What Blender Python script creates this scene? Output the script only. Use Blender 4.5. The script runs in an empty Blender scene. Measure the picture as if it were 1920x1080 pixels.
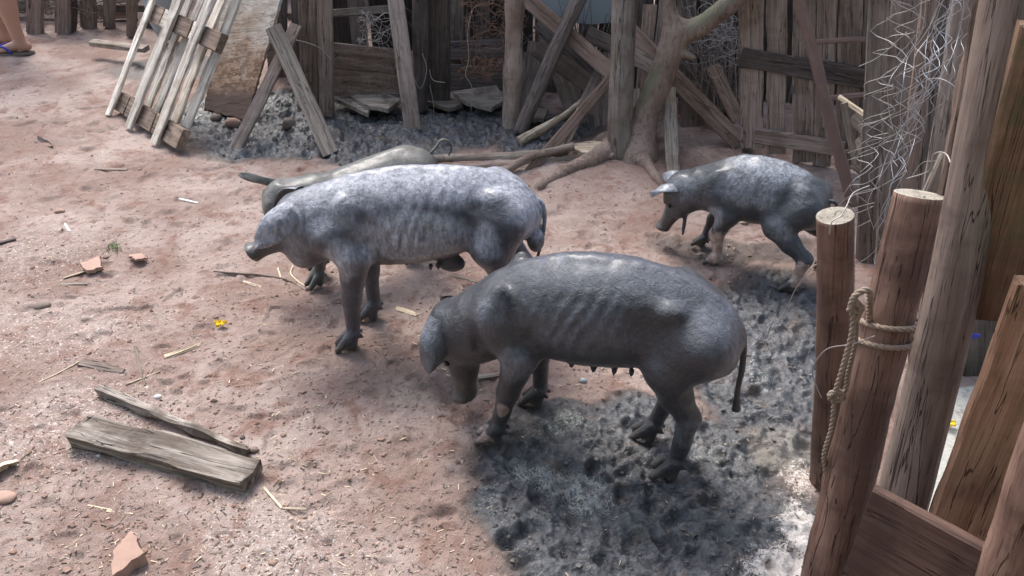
import bpy, bmesh, math, random
import numpy as np
from mathutils import Vector, Matrix
R = math.radians
random.seed(7)
rng = np.random.default_rng(7)
sc = bpy.context.scene
C = sc.collection

# ---------------------------------------------------------------- camera, sky, sun, exposure
CAM_H, PITCH, FPX = 1.65, R(34), 1500.0
cam_d = bpy.data.cameras.new('camera')
cam = bpy.data.objects.new('camera', cam_d)
C.objects.link(cam)
cam.location = (0, 0, CAM_H)
cam.rotation_euler = (R(90) - PITCH, 0, 0)
cam_d.sensor_width = 36
cam_d.lens = FPX / 1920 * 36
cam_d.clip_start = 0.05
cam_d.clip_end = 500
sc.camera = cam

SUN_EL, SUN_AZ = R(54), math.atan2(-0.40, 0.92)      # azimuth measured from +Y towards +X
w = bpy.data.worlds.new('World')
sc.world = w
w.use_nodes = True
wn = w.node_tree
bg = wn.nodes['Background']
sky = wn.nodes.new('ShaderNodeTexSky')
sky.sky_type = 'NISHITA'
sky.sun_disc = False
sky.sun_elevation = SUN_EL
sky.sun_rotation = SUN_AZ
sky.air_density = 1.0
sky.dust_density = 3.0
sky.ozone_density = 1.0
hs = wn.nodes.new('ShaderNodeHueSaturation')
hs.inputs['Saturation'].default_value = 0.75
wn.links.new(sky.outputs[0], hs.inputs['Color'])
wn.links.new(hs.outputs[0], bg.inputs['Color'])
bg.inputs['Strength'].default_value = 0.15

sun_d = bpy.data.lights.new('sun', 'SUN')
sun_d.energy = 1.2
sun_d.angle = R(24)
sun_d.color = (1.0, 0.97, 0.93)
sun = bpy.data.objects.new('sun', sun_d)
C.objects.link(sun)
SUN = Vector((math.sin(SUN_AZ) * math.cos(SUN_EL), math.cos(SUN_AZ) * math.cos(SUN_EL), math.sin(SUN_EL)))
sun.rotation_euler = SUN.to_track_quat('Z', 'Y').to_euler()
sun.location = (2, -3, 8)

sc.view_settings.view_transform = 'Standard'
sc.view_settings.look = 'None'
sc.view_settings.exposure = 1.5
sc.view_settings.gamma = 1.0

# ---------------------------------------------------------------- measuring helpers
_s, _c = math.sin(PITCH), math.cos(PITCH)
def ray(px, py):
    u = (px - 960) / FPX; v = (py - 540) / FPX
    return Vector((u, _c - v * _s, -_s - v * _c))
def G(px, py, z=0.0):                    # the ground point seen at a photo pixel
    d = ray(px, py); t = (z - CAM_H) / d.z
    return Vector((0, 0, CAM_H)) + d * t
def at(px, py, Y):                       # the point seen at a photo pixel, standing Y metres out
    d = ray(px, py); t = Y / d.y
    return Vector((0, 0, CAM_H)) + d * t
def depth(p):
    return p[1] * _c - (p[2] - CAM_H) * _s
def wid(px, p):                          # pixels at point p -> metres
    return px / FPX * depth(p)

# ---------------------------------------------------------------- noise
def _hash(ix, iy, iz, seed):
    h = (ix * 374761393 + iy * 668265263 + iz * 2147483647 + seed * 974711) & 0xffffffff
    h = ((h ^ (h >> 13)) * 1274126177) & 0xffffffff
    h = h ^ (h >> 16)
    return (h & 0xffff) / 65535.0
def vnoise(x, y, z=None, seed=0):        # value noise, -1..1
    x = np.asarray(x, float); y = np.asarray(y, float)
    z = np.zeros_like(x) if z is None else np.asarray(z, float)
    ix, iy, iz = np.floor(x).astype(np.int64), np.floor(y).astype(np.int64), np.floor(z).astype(np.int64)
    fx, fy, fz = x - ix, y - iy, z - iz
    fx = fx * fx * fx * (fx * (fx * 6 - 15) + 10); fy = fy * fy * fy * (fy * (fy * 6 - 15) + 10); fz = fz * fz * (3 - 2 * fz)
    r = 0
    for a in (0, 1):
        wx = fx if a else 1 - fx
        for b in (0, 1):
            wy = fy if b else 1 - fy
            for c_ in (0, 1):
                wz = fz if c_ else 1 - fz
                r = r + wx * wy * wz * _hash(ix + a, iy + b, iz + c_, seed)
    return r * 2 - 1
def fbm(x, y, z=None, seed=0, octv=4, gain=0.5):
    r = 0; a = 1; t = 0
    for i in range(octv):
        k = 2.03 ** i
        r = r + a * vnoise(x * k + 11.3 * i, y * k - 7.1 * i, None if z is None else z * k, seed + i)
        t += a; a *= gain
    return r / t
def sstep(a, b, x):
    t = np.clip((x - a) / (b - a), 0, 1)
    return t * t * (3 - 2 * t)

# ---------------------------------------------------------------- object helpers
def tag(o, label=None, cat=None, group=None, kind=None):
    if label: o['label'] = label
    if cat: o['category'] = cat
    if group: o['group'] = group
    if kind: o['kind'] = kind
    return o
def put(o, parent=None):
    C.objects.link(o)
    if parent is not None:
        o.parent = parent
        o.matrix_parent_inverse = parent.matrix_basis.inverted() if parent.type == 'EMPTY' else Matrix()      # parts keep the place they were modelled in
    return o
def thing(name, label, cat, loc, group=None):
    o = bpy.data.objects.new(name, None)
    C.objects.link(o)
    o.empty_display_size = 0.05
    o.location = loc
    return tag(o, label, cat, group)
def mesh_np(name, V, F, mats=(), fmat=None, smooth=True):
    me = bpy.data.meshes.new(name)
    me.from_pydata([tuple(v) for v in V] if not isinstance(V, np.ndarray) else V.tolist(), [], F if isinstance(F, list) else F.tolist())
    for m in mats: me.materials.append(m)
    if fmat is not None: me.polygons.foreach_set('material_index', np.asarray(fmat, dtype=np.int32))
    if smooth: me.polygons.foreach_set('use_smooth', np.ones(len(me.polygons), dtype=bool))
    me.update()
    return me
def obj(name, me, parent=None, M=None):
    o = bpy.data.objects.new(name, me)
    if M is not None: o.matrix_basis = M
    put(o, parent)
    return o
def frame(p0, p1, face=(0, -1, 0.3)):
    # x axis along p0->p1, z axis as close as possible to 'face'
    x = (p1 - p0).normalized(); z = Vector(face)
    z = (z - x * z.dot(x)).normalized(); y = z.cross(x)
    M = Matrix((x, y, z)).transposed().to_4x4(); M.translation = (p0 + p1) / 2
    return M

# ---------------------------------------------------------------- materials
def nd(nt, kind, **kw):
    n = nt.nodes.new(kind)
    for k, v in kw.items():
        if k in n.inputs.keys(): n.inputs[k].default_value = v
        else: setattr(n, k, v)
    return n
def new_mat(name, rough=0.8, spec=0.3):
    m = bpy.data.materials.new(name); m.use_nodes = True
    nt = m.node_tree; b = nt.nodes['Principled BSDF']
    b.inputs['Roughness'].default_value = rough
    b.inputs['Specular IOR Level'].default_value = spec
    return m, nt, b
def mixc(nt, fac, a, b, blend='MIX'):
    n = nt.nodes.new('ShaderNodeMix'); n.data_type = 'RGBA'; n.blend_type = blend
    for s, v in ((n.inputs[0], fac), (n.inputs[6], a), (n.inputs[7], b)):
        if hasattr(v, 'links') or isinstance(v, bpy.types.NodeSocket): nt.links.new(v, s)
        else: s.default_value = v if isinstance(v, (int, float)) else (*v, 1) if len(v) == 3 else v
    return n.outputs[2]
def ramp(nt, src, a, b):
    n = nt.nodes.new('ShaderNodeMapRange'); n.interpolation_type = 'SMOOTHSTEP'
    if a > b:
        n.inputs['To Min'].default_value = 1; n.inputs['To Max'].default_value = 0; a, b = b, a
    n.inputs['From Min'].default_value = a; n.inputs['From Max'].default_value = b
    nt.links.new(src, n.inputs['Value'])
    return n.outputs['Result']
def coords(nt, scale=(1, 1, 1), kind='Object', rnd=True):
    tc = nt.nodes.new('ShaderNodeTexCoord'); mp = nt.nodes.new('ShaderNodeMapping')
    mp.inputs['Scale'].default_value = scale
    nt.links.new(tc.outputs[kind], mp.inputs['Vector'])
    if rnd:
        oi = nt.nodes.new('ShaderNodeObjectInfo'); ml = nt.nodes.new('ShaderNodeMath'); ml.operation = 'MULTIPLY'
        ml.inputs[1].default_value = 37.0
        nt.links.new(oi.outputs['Random'], ml.inputs[0])
        cx = nt.nodes.new('ShaderNodeCombineXYZ'); 
        for i in range(3): nt.links.new(ml.outputs[0], cx.inputs[i])
        nt.links.new(cx.outputs[0], mp.inputs['Location'])
    return mp.outputs[0]
def noise(nt, vec, scale, detail=4, rough=0.6, dist=0.0):
    n = nt.nodes.new('ShaderNodeTexNoise')
    n.inputs['Scale'].default_value = scale; n.inputs['Detail'].default_value = detail
    n.inputs['Roughness'].default_value = rough; n.inputs['Distortion'].default_value = dist
    nt.links.new(vec, n.inputs['Vector'])
    return n.outputs['Fac']
def bump(nt, bsdf, h, strength, dist=0.01):
    n = nt.nodes.new('ShaderNodeBump'); n.inputs['Strength'].default_value = strength; n.inputs['Distance'].default_value = dist
    nt.links.new(h, n.inputs['Height'])
    prev = bsdf.inputs['Normal']
    if prev.links: nt.links.new(prev.links[0].from_socket, n.inputs['Normal'])
    nt.links.new(n.outputs[0], bsdf.inputs['Normal'])
def wood(name, a, b, stain=(0.05, 0.035, 0.03), stain_amt=0.5, rough=0.8, grain=26, moss=0.0, mud=0.0):
    m, nt, bs = new_mat(name, rough, 0.14)
    v = coords(nt, (1.6, 1, 1))
    vg = coords(nt, (1.2, grain, grain))
    g = noise(nt, vg, 2.2, 5, 0.65, 0.6)
    vf = coords(nt, (5, 110, 110))
    gf = noise(nt, vf, 1.6, 3, 0.7)
    bl = noise(nt, v, 5.5, 5, 0.62)
    c1 = mixc(nt, ramp(nt, g, 0.36, 0.66), a, b)
    dk = tuple(x * 0.45 for x in a)
    c2 = mixc(nt, ramp(nt, gf, 0.55, 0.72), c1, dk)
    ck = noise(nt, coords(nt, (.9, 20, 20)), 1.3, 4, 0.55, 0.5)       # drying cracks along the grain
    cs = nt.nodes.new('ShaderNodeMath'); cs.operation = 'SUBTRACT'; cs.inputs[1].default_value = .5; nt.links.new(ck, cs.inputs[0])
    ca = nt.nodes.new('ShaderNodeMath'); ca.operation = 'ABSOLUTE'; nt.links.new(cs.outputs[0], ca.inputs[0])
    crack = ramp(nt, ca.outputs[0], 0.007, 0.001)
    c2 = mixc(nt, crack, c2, tuple(x * 0.35 for x in a))
    kn = noise(nt, coords(nt, (5, 16, 16)), 1.0, 1, 0.5); knot = ramp(nt, kn, .77, .82)
    c2 = mixc(nt, knot, c2, tuple(x * 0.4 for x in a))
    m1 = nt.nodes.new('ShaderNodeMath'); m1.operation = 'MULTIPLY'; m1.inputs[1].default_value = stain_amt
    nt.links.new(ramp(nt, bl, 0.46, 0.66), m1.inputs[0])
    c3 = mixc(nt, m1.outputs[0], c2, stain)
    oi = nt.nodes.new('ShaderNodeObjectInfo')
    mr = nt.nodes.new('ShaderNodeMapRange'); mr.inputs['To Min'].default_value = 0.72; mr.inputs['To Max'].default_value = 1.25
    nt.links.new(oi.outputs['Random'], mr.inputs['Value'])
    hv = nt.nodes.new('ShaderNodeHueSaturation'); nt.links.new(mr.outputs[0], hv.inputs['Value']); nt.links.new(c3, hv.inputs['Color'])
    out = hv.outputs[0]
    if moss:
        mn = noise(nt, coords(nt), 9, 5, 0.7)
        mm = nt.nodes.new('ShaderNodeMath'); mm.operation = 'MULTIPLY'; mm.inputs[1].default_value = moss
        nt.links.new(ramp(nt, mn, 0.48, 0.62), mm.inputs[0])
        out = mixc(nt, mm.outputs[0], out, (0.085, 0.10, 0.045))
    if mud:
        mn = noise(nt, coords(nt), 7, 6, 0.7)
        mm = nt.nodes.new('ShaderNodeMath'); mm.operation = 'MULTIPLY'; mm.inputs[1].default_value = mud
        nt.links.new(ramp(nt, mn, 0.50, 0.58), mm.inputs[0])
        out = mixc(nt, mm.outputs[0], out, (0.17, 0.10, 0.065))
    nt.links.new(out, bs.inputs['Base Color'])
    cb = nt.nodes.new('ShaderNodeMath'); cb.operation = 'SUBTRACT'; cb.inputs[0].default_value = 1; nt.links.new(crack, cb.inputs[1])
    bump(nt, bs, cb.outputs[0], 1.0, 0.004)
    bump(nt, bs, g, 0.8, 0.006)
    bump(nt, bs, gf, 0.7, 0.002)
    return m
M = {}
M['brown'] = wood('brown_wood', (0.20, 0.155, 0.13), (0.31, 0.25, 0.215), (0.12, 0.09, 0.073))
M['shade'] = wood('shade_dark_wood', (0.035, 0.028, 0.025), (0.075, 0.06, 0.052), (0.022, 0.018, 0.016))  # background shade put into a near-black wood colour
M['old'] = wood('rotten_plank_wood', (0.10, 0.08, 0.066), (0.30, 0.265, 0.23), (0.085, 0.066, 0.054), 0.85, 0.9, 12)
M['redshade'] = wood('dark_red_brown_board', (0.075, 0.045, 0.036), (0.13, 0.080, 0.062), (0.045, 0.03, 0.026), 0.6, 0.6, 18)
M['red'] = wood('reddish_wood', (0.225, 0.158, 0.127), (0.32, 0.235, 0.19), (0.13, 0.09, 0.07))
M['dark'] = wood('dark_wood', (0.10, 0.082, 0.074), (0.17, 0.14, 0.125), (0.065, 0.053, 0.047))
M['grey'] = wood('weathered_grey_wood', (0.20, 0.165, 0.135), (0.34, 0.29, 0.24), (0.12, 0.085, 0.065))
M['pale'] = wood('pale_split_wood', (0.42, 0.33, 0.24), (0.66, 0.56, 0.43), (0.30, 0.20, 0.13), 0.35)
M['pallet'] = wood('pale_pallet_wood', (0.47, 0.41, 0.34), (0.72, 0.67, 0.60), (0.32, 0.235, 0.17), 0.5)
M['stringer'] = wood('brown_pallet_wood', (0.20, 0.145, 0.112), (0.33, 0.25, 0.195), (0.10, 0.068, 0.052))
M['orange'] = wood('warm_sawn_wood', (0.225, 0.128, 0.08), (0.35, 0.215, 0.145), (0.115, 0.07, 0.05), 0.45, 0.75, 22)
M['mossy'] = wood('mossy_orange_wood', (0.22, 0.132, 0.085), (0.34, 0.215, 0.145), (0.115, 0.072, 0.05), 0.45, 0.75, 22, moss=0.6)
M['pole'] = wood('peeled_pole_wood', (0.165, 0.122, 0.10), (0.265, 0.205, 0.172), (0.09, 0.065, 0.053), 0.6, 0.62, 14)
M['postred'] = wood('red_brown_post_wood', (0.15, 0.088, 0.066), (0.235, 0.148, 0.113), (0.08, 0.048, 0.038), 0.7, 0.6, 12)
M['cut'] = wood('sawn_post_end', (0.27, 0.24, 0.195), (0.40, 0.36, 0.30), (0.22, 0.20, 0.15), 0.6, 0.8, 8)
M['slab'] = wood('damp_pale_plank', (0.22, 0.185, 0.155), (0.40, 0.355, 0.31), (0.10, 0.08, 0.065), 0.8)
M['bark'] = wood('muddy_bark', (0.20, 0.15, 0.123), (0.31, 0.245, 0.21), (0.13, 0.09, 0.07), 0.65, 0.8, 6)
M['panel'] = wood('mud_splashed_panel', (0.64, 0.58, 0.51), (0.80, 0.75, 0.68), (0.38, 0.27, 0.19), 0.55, mud=0.0)
def plain(name, col, rough=0.7, spec=0.4, metal=0.0, var=0.25, scale=30, bmp=0.3):
    m, nt, bs = new_mat(name, rough, spec)
    bs.inputs['Metallic'].default_value = metal
    n = noise(nt, coords(nt), scale, 4, 0.6)
    out = mixc(nt, n, tuple(x * (1 - var) for x in col), tuple(min(1, x * (1 + var)) for x in col))
    nt.links.new(out, bs.inputs['Base Color'])
    if bmp: bump(nt, bs, n, bmp, 0.003)
    return m
M['wire'] = plain('galvanised_wire', (0.36, 0.34, 0.32), 0.5, 0.5, 0.4)
M['wirehi'] = plain('bright_wire', (0.42, 0.42, 0.44), 0.4, 0.5, 0.35)
M['rust'] = plain('rusty_wire', (0.20, 0.115, 0.078), 0.8)
M['tin'] = plain('dull_grey_sheet', (0.30, 0.33, 0.34), 0.55, 0.4, 0.0, 0.2, 6)
M['rope'] = plain('rope_fibre', (0.27, 0.21, 0.165), 0.95, 0.15, 0, 0.45, 160, 1.0)
M['stone'] = plain('dull_stone', (0.19, 0.15, 0.125), 0.85, 0.3, 0, 0.35, 18, 0.8)
M['brick'] = plain('terracotta', (0.36, 0.235, 0.185), 0.85, 0.3, 0, 0.25, 25, 0.6)
M['whitestone'] = plain('white_stone', (0.62, 0.60, 0.57), 0.8)
M['straw'] = plain('dry_husk', (0.62, 0.50, 0.36), 0.8, 0.3, 0, 0.3, 60)
M['yellow'] = plain('yellow_petal', (0.85, 0.62, 0.03), 0.6, 0.3, 0, 0.15)
M['skin'] = plain('human_skin', (0.42, 0.24, 0.175), 0.55, 0.4, 0, 0.12, 12, 0.1)
M['blue'] = plain('blue_rubber', (0.03, 0.04, 0.35), 0.5)
M['cloth'] = plain('dark_shorts_cloth', (0.05, 0.055, 0.08), 0.9)
M['shirt'] = plain('grey_shirt_cloth', (0.25, 0.25, 0.27), 0.9)
M['hair'] = plain('dark_hair', (0.02, 0.015, 0.012), 0.6)
M['blackgloss'] = plain('eye_black', (0.01, 0.008, 0.008), 0.12, 0.6, 0, 0, 5, 0)

# ---------------------------------------------------------------- shape helpers
def board_me(name, L, W, T, mats, rag=0.5, taper=1.0, end0=0.0, end1=0.0, warp=1.0, seed=None):
    """a sawn board: x along it, y across, z its face; worn edges, a little warp, ragged or slanted ends"""
    seed = random.randrange(10 ** 6) if seed is None else seed
    n = max(6, min(60, int(L / 0.02)))
    b = min(T * 0.22, 0.004)
    prof = [(-1, -1, 1, 0), (-1, 1, 1, 0), (-1, 1, 0, -1), (1, 1, 0, -1), (1, 1, -1, 0), (1, -1, -1, 0), (1, -1, 0, 1), (-1, -1, 0, 1)]
    P = []
    for (sy, sz, k, j) in ((-1, -1, 0, 1), (-1, 1, 0, -1), (-1, 1, 1, 0), (0, 1, 0, 0), (1, 1, -1, 0), (1, 1, 0, -1), (1, -1, 0, 1), (1, -1, -1, 0), (0, -1, 0, 0), (-1, -1, 1, 0)):
        P.append((sy * W / 2 + k * b, sz * T / 2 + j * b))
    P = np.array(P); K = len(P)
    t = np.linspace(0, 1, n + 1)
    X = (t - 0.5) * L
    V = np.zeros((n + 1, K, 3))
    tp = 1 + (taper - 1) * t
    ny = np.stack([vnoise(X * 9, np.full_like(X, k * 3.1 + seed % 97), seed=seed) for k in range(K)], 1)
    nz = np.stack([vnoise(X * 13, np.full_like(X, k * 5.3 + seed % 89), seed=seed + 5) for k in range(K)], 1)
    wy = vnoise(X * 1.7, X * 0 + seed % 83, seed=seed + 9) * 0.006 * warp * min(1, L)
    wz = vnoise(X * 1.5, X * 0 + seed % 79, seed=seed + 11) * 0.008 * warp * min(1, L)
    V[:, :, 0] = X[:, None]
    V[:, :, 1] = P[None, :, 0] * tp[:, None] + ny * 0.0035 * rag + wy[:, None]
    V[:, :, 2] = P[None, :, 1] + nz * 0.002 * rag + wz[:, None]
    for i, (e, sg) in enumerate(((end0, 1), (end1, -1))):
        row = 0 if i == 0 else n
        V[row, :, 0] += sg * (e * (P[:, 0] / W + 0.5) * 1.0 + rng.random(K) * 0.008 * rag)
    F = []
    for i in range(n):
        for k in range(K):
            k2 = (k + 1) % K
            F.append((i * K + k, i * K + k2, (i + 1) * K + k2, (i + 1) * K + k))
    F.append(tuple(range(K))[::-1] if False else tuple(range(K)))
    F.append(tuple(n * K + k for k in reversed(range(K))))
    me = mesh_np(name, V.reshape(-1, 3), F, mats, smooth=False)
    fix_normals(me)
    return me
def fix_normals(me):
    bm = bmesh.new(); bm.from_mesh(me); bmesh.ops.recalc_face_normals(bm, faces=bm.faces); bm.to_mesh(me); bm.free()
def board(name, p0, p1, w, t, mat, parent=None, face=(0, -1, 0.25), **kw):
    L = (p1 - p0).length
    me = board_me(name, L, w, t, [M[mat]], **kw)
    return obj(name, me, parent, frame(p0, p1, face))
def tube_me(name, pts, rad, mats, seg=10, rough=0.0, cap=1, nscale=12, seed=0, knots=()):
    """round section swept along points; rad one value or one per point; second material on the end caps"""
    pts = np.array([tuple(p) for p in pts], float); n = len(pts)
    rad = np.full(n, rad) if np.isscalar(rad) else np.array(rad, float)
    T = np.gradient(pts, axis=0); T /= np.linalg.norm(T, axis=1)[:, None] + 1e-12
    up = np.array([0, 0, 1.0]) if abs(T[0][2]) < 0.9 else np.array([0, 1.0, 0])
    N = np.cross(up, T[0]); N /= np.linalg.norm(N)
    V = np.zeros((n, seg, 3)); a = np.arange(seg) * 2 * math.pi / seg
    for i in range(n):
        N = N - T[i] * N.dot(T[i]); N /= np.linalg.norm(N) + 1e-12
        B = np.cross(T[i], N)
        r = np.full(seg, rad[i])
        V[i] = pts[i] + (np.cos(a) * r)[:, None] * N + (np.sin(a) * r)[:, None] * B
    if rough:
        Nn = vnoise(V[..., 0] * nscale, V[..., 1] * nscale, V[..., 2] * nscale, seed) + 0.5 * vnoise(V[..., 0] * nscale * 3, V[..., 1] * nscale * 3, V[..., 2] * nscale * 3, seed + 3)
        D = V - pts[:, None, :]
        V = pts[:, None, :] + D * (1 + rough * Nn)[..., None]
    for (t, ang, amt, wd) in knots:
        ii = np.arange(n)[:, None] / (n - 1) - t
        da = np.angle(np.exp(1j * (a[None, :] - ang)))
        k = np.exp(-(ii / wd) ** 2 - (da / 0.45) ** 2) * amt
        V = pts[:, None, :] + (V - pts[:, None, :]) * (1 + k)[..., None]
    F = [(i * seg + k, i * seg + (k + 1) % seg, (i + 1) * seg + (k + 1) % seg, (i + 1) * seg + k) for i in range(n - 1) for k in range(seg)]
    fm = [0] * len(F); Vl = V.reshape(-1, 3)
    if cap:
        F.append(tuple(reversed(range(seg)))); F.append(tuple((n - 1) * seg + k for k in range(seg)))
        fm += [len(mats) - 1] * 2
    me = mesh_np(name, Vl, F, mats, fm)
    if cap:
        me.polygons[-1].use_smooth = False; me.polygons[-2].use_smooth = False
    return me
def smooth_pts(pts, n=24):
    pts = np.array([tuple(p) for p in pts], float)
    if len(pts) < 3: return np.linspace(pts[0], pts[-1], n)
    P = np.vstack([2 * pts[0] - pts[1], pts, 2 * pts[-1] - pts[-2]])
    out = []; m = len(pts) - 1; per = max(2, n // m)
    for i in range(m):
        p0, p1, p2, p3 = P[i], P[i + 1], P[i + 2], P[i + 3]
        for t in np.linspace(0, 1, per, endpoint=False):
            out.append(0.5 * ((2 * p1) + (-p0 + p2) * t + (2 * p0 - 5 * p1 + 4 * p2 - p3) * t * t + (-p0 + 3 * p1 - 3 * p2 + p3) * t ** 3))
    out.append(pts[-1])
    return np.array(out)
def pole(name, p0, p1, r0, r1, mats, parent=None, rough=0.05, seg=20, bend=0.01, knots=(), n=44):
    """a round pole built along its own x axis, so grain runs along it"""
    L = (p1 - p0).length; sd = random.randrange(9999)
    x = np.linspace(-L / 2, L / 2, n); t = np.linspace(0, 1, n)
    pts = np.stack([x, bend * np.sin(t * 3.1 + sd) * 1.0, bend * np.sin(t * 4.3 + sd * 2)], 1)
    pts[:, 1:] -= pts[0, 1:] * (1 - t)[:, None] + pts[-1, 1:] * t[:, None]
    me = tube_me(name, pts, r0 + (r1 - r0) * t, mats, seg, rough, 1, 9, sd, knots)
    return obj(name, me, parent, frame(p0, p1))
def join_np(parts):
    V, F, fm, o = [], [], [], 0
    for (v, f, m) in parts:
        V.append(np.asarray(v)); F += [tuple(int(i) + o for i in q) for q in f]; fm += [m] * len(f); o += len(v)
    return np.vstack(V), F, fm
def me_arrays(me):
    v = np.empty(len(me.vertices) * 3); me.vertices.foreach_get('co', v)
    return v.reshape(-1, 3), [tuple(p.vertices) for p in me.polygons]
def wires_me(name, wires, rads, mats, seg=5, fm=None):
    parts = []
    for i, wpts in enumerate(wires):
        r = rads if np.isscalar(rads) else rads[i]
        t = tube_me('t', wpts, r, [], seg, 0, 1)
        v, f = me_arrays(t); parts.append((v, f, 0 if fm is None else fm[i])); bpy.data.meshes.remove(t)
    V, F, m = join_np(parts)
    return mesh_np(name, V, F, mats, m)

# ---------------------------------------------------------------- implicit bodies: one continuous skin
def smin(a, b, k):
    h = np.clip(0.5 + 0.5 * (b - a) / k, 0, 1)
    return b + (a - b) * h - k * h * (1 - h)
class Field:
    def __init__(s, lo, hi, h):
        s.lo = np.array(lo, float); s.h = h
        s.n = np.ceil((np.array(hi) - s.lo) / h).astype(int) + 1
        ax = [s.lo[i] + np.arange(s.n[i]) * h for i in range(3)]
        s.X, s.Y, s.Z = [g.astype(np.float32) for g in np.meshgrid(*ax, indexing='ij')]
        s.f = np.full(s.X.shape, 1.0, np.float32)
    def add(s, d, k): s.f = smin(s.f, d, k)
    def sub(s, d, k): s.f = -smin(-s.f, d, k)
    def cone(s, a, b, ra, rb, sub=None):
        X, Y, Z = s.X, s.Y, s.Z
        a = np.array(a, float); b = np.array(b, float); ba = b - a; L2 = ba.dot(ba) + 1e-9
        t = np.clip(((X - a[0]) * ba[0] + (Y - a[1]) * ba[1] + (Z - a[2]) * ba[2]) / L2, 0, 1)
        d = np.sqrt((X - a[0] - t * ba[0]) ** 2 + (Y - a[1] - t * ba[1]) ** 2 + (Z - a[2] - t * ba[2]) ** 2)
        return d - (ra + (rb - ra) * t)
    def ell(s, c, r, rot=None):
        X, Y, Z = s.X - c[0], s.Y - c[1], s.Z - c[2]
        if rot is not None:
            X, Y, Z = [rot[0][i] * X + rot[1][i] * Y + rot[2][i] * Z for i in range(3)]
        k0 = np.sqrt((X / r[0]) ** 2 + (Y / r[1]) ** 2 + (Z / r[2]) ** 2)
        return (k0 - 1) * min(r)
    def chain(s, pts, rads, k):
        d = None
        for i in range(len(pts) - 1):
            e = s.cone(pts[i], pts[i + 1], rads[i], rads[i + 1])
            d = e if d is None else smin(d, e, k)
        return d
    def loft(s, st, frame=None, p=2.2, y0=None):
        """st rows: x, ztop, zbot, halfwidth (in the frame's axes)"""
        X, Y, Z = s.X, s.Y, s.Z
        if frame is not None:
            O, A = frame; X, Y, Z = X - O[0], Y - O[1], Z - O[2]
            X, Y, Z = [A[i][0] * X + A[i][1] * Y + A[i][2] * Z for i in range(3)]
        st = np.array(st, float); xs = np.linspace(st[0, 0], st[-1, 0], 300)
        ker = np.hanning(31); ker /= ker.sum(); cols = []
        for c_ in range(1, st.shape[1]):
            v = np.interp(xs, st[:, 0], st[:, c_])
            v = np.convolve(np.concatenate([2 * v[0] - v[15:0:-1], v, 2 * v[-1] - v[-2:-17:-1]]), ker, 'valid'); cols.append(v)
        zt = np.interp(X, xs, cols[0]); zb = np.interp(X, xs, cols[1]); hw = np.interp(X, xs, cols[2])
        yc = np.interp(X, xs, cols[3]) if len(cols) > 3 else 0
        hh = np.maximum((zt - zb) / 2, 0.004); hw = np.maximum(hw, 0.004)
        r = (np.abs((Y - yc) / hw) ** p + np.abs((Z - (zt + zb) / 2) / hh) ** p) ** (1 / p)
        d = (r - 1) * np.minimum(hw, hh)
        e = np.maximum(X - st[-1, 0], st[0, 0] - X)
        return (-smin(-d, -e, 0.012)).astype(np.float32)
    def surface(s):
        f = s.f; nx, ny, nz = f.shape; ins = f < 0
        vs = np.zeros((nx - 1, ny - 1, nz - 1, 3), np.float32); cnt = np.zeros((nx - 1, ny - 1, nz - 1), np.float32)
        def sl(o): return f[o[0]:nx - 1 + o[0], o[1]:ny - 1 + o[1], o[2]:nz - 1 + o[2]]
        for ax in range(3):
            oth = [a for a in range(3) if a != ax]
            for i in (0, 1):
                for j in (0, 1):
                    o = [0, 0, 0]; o[oth[0]] = i; o[oth[1]] = j
                    a = sl(o); o2 = list(o); o2[ax] = 1; b = sl(o2)
                    m = (a < 0) != (b < 0)
                    t = np.where(m, a / np.where(m, a - b, 1), 0)
                    cnt += m
                    for q in range(3): vs[..., q] += np.where(m, (t if q == ax else o[q]), 0)
        act = cnt > 0
        idx = np.full(act.shape, -1, np.int64); idx[act] = np.arange(act.sum())
        cell = np.argwhere(act)
        V = s.lo + (cell + vs[act] / cnt[act][:, None]) * s.h
        Fs = []
        for ax in range(3):
            o1, o2 = [(1, 2), (2, 0), (0, 1)][ax]
            a = f[tuple(slice(0, -1) if q == ax else slice(None) for q in range(3))] < 0
            b = f[tuple(slice(1, None) if q == ax else slice(None) for q in range(3))] < 0
            for flip, m in ((0, a & ~b), (1, ~a & b)):
                e = np.argwhere(m); e = e[(e[:, o1] > 0) & (e[:, o2] > 0) & (e[:, o1] < idx.shape[o1]) & (e[:, o2] < idx.shape[o2])]
                def g(d1, d2):
                    q = e.copy(); q[:, o1] -= d1; q[:, o2] -= d2
                    return idx[q[:, 0], q[:, 1], q[:, 2]]
                quad = np.stack([g(0, 0), g(1, 0), g(1, 1), g(0, 1)], 1)
                if flip: quad = quad[:, ::-1]
                Fs.append(quad)
        return V, np.vstack(Fs)
def set_attr(me, name, vals):
    a = me.color_attributes.new(name, 'FLOAT_COLOR', 'POINT')
    buf = np.ones((len(me.vertices), 4), np.float32); buf[:, :vals.shape[1]] = vals      # red, green, blue, alpha are four masks
    a.data.foreach_set('color', buf.ravel())

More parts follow.
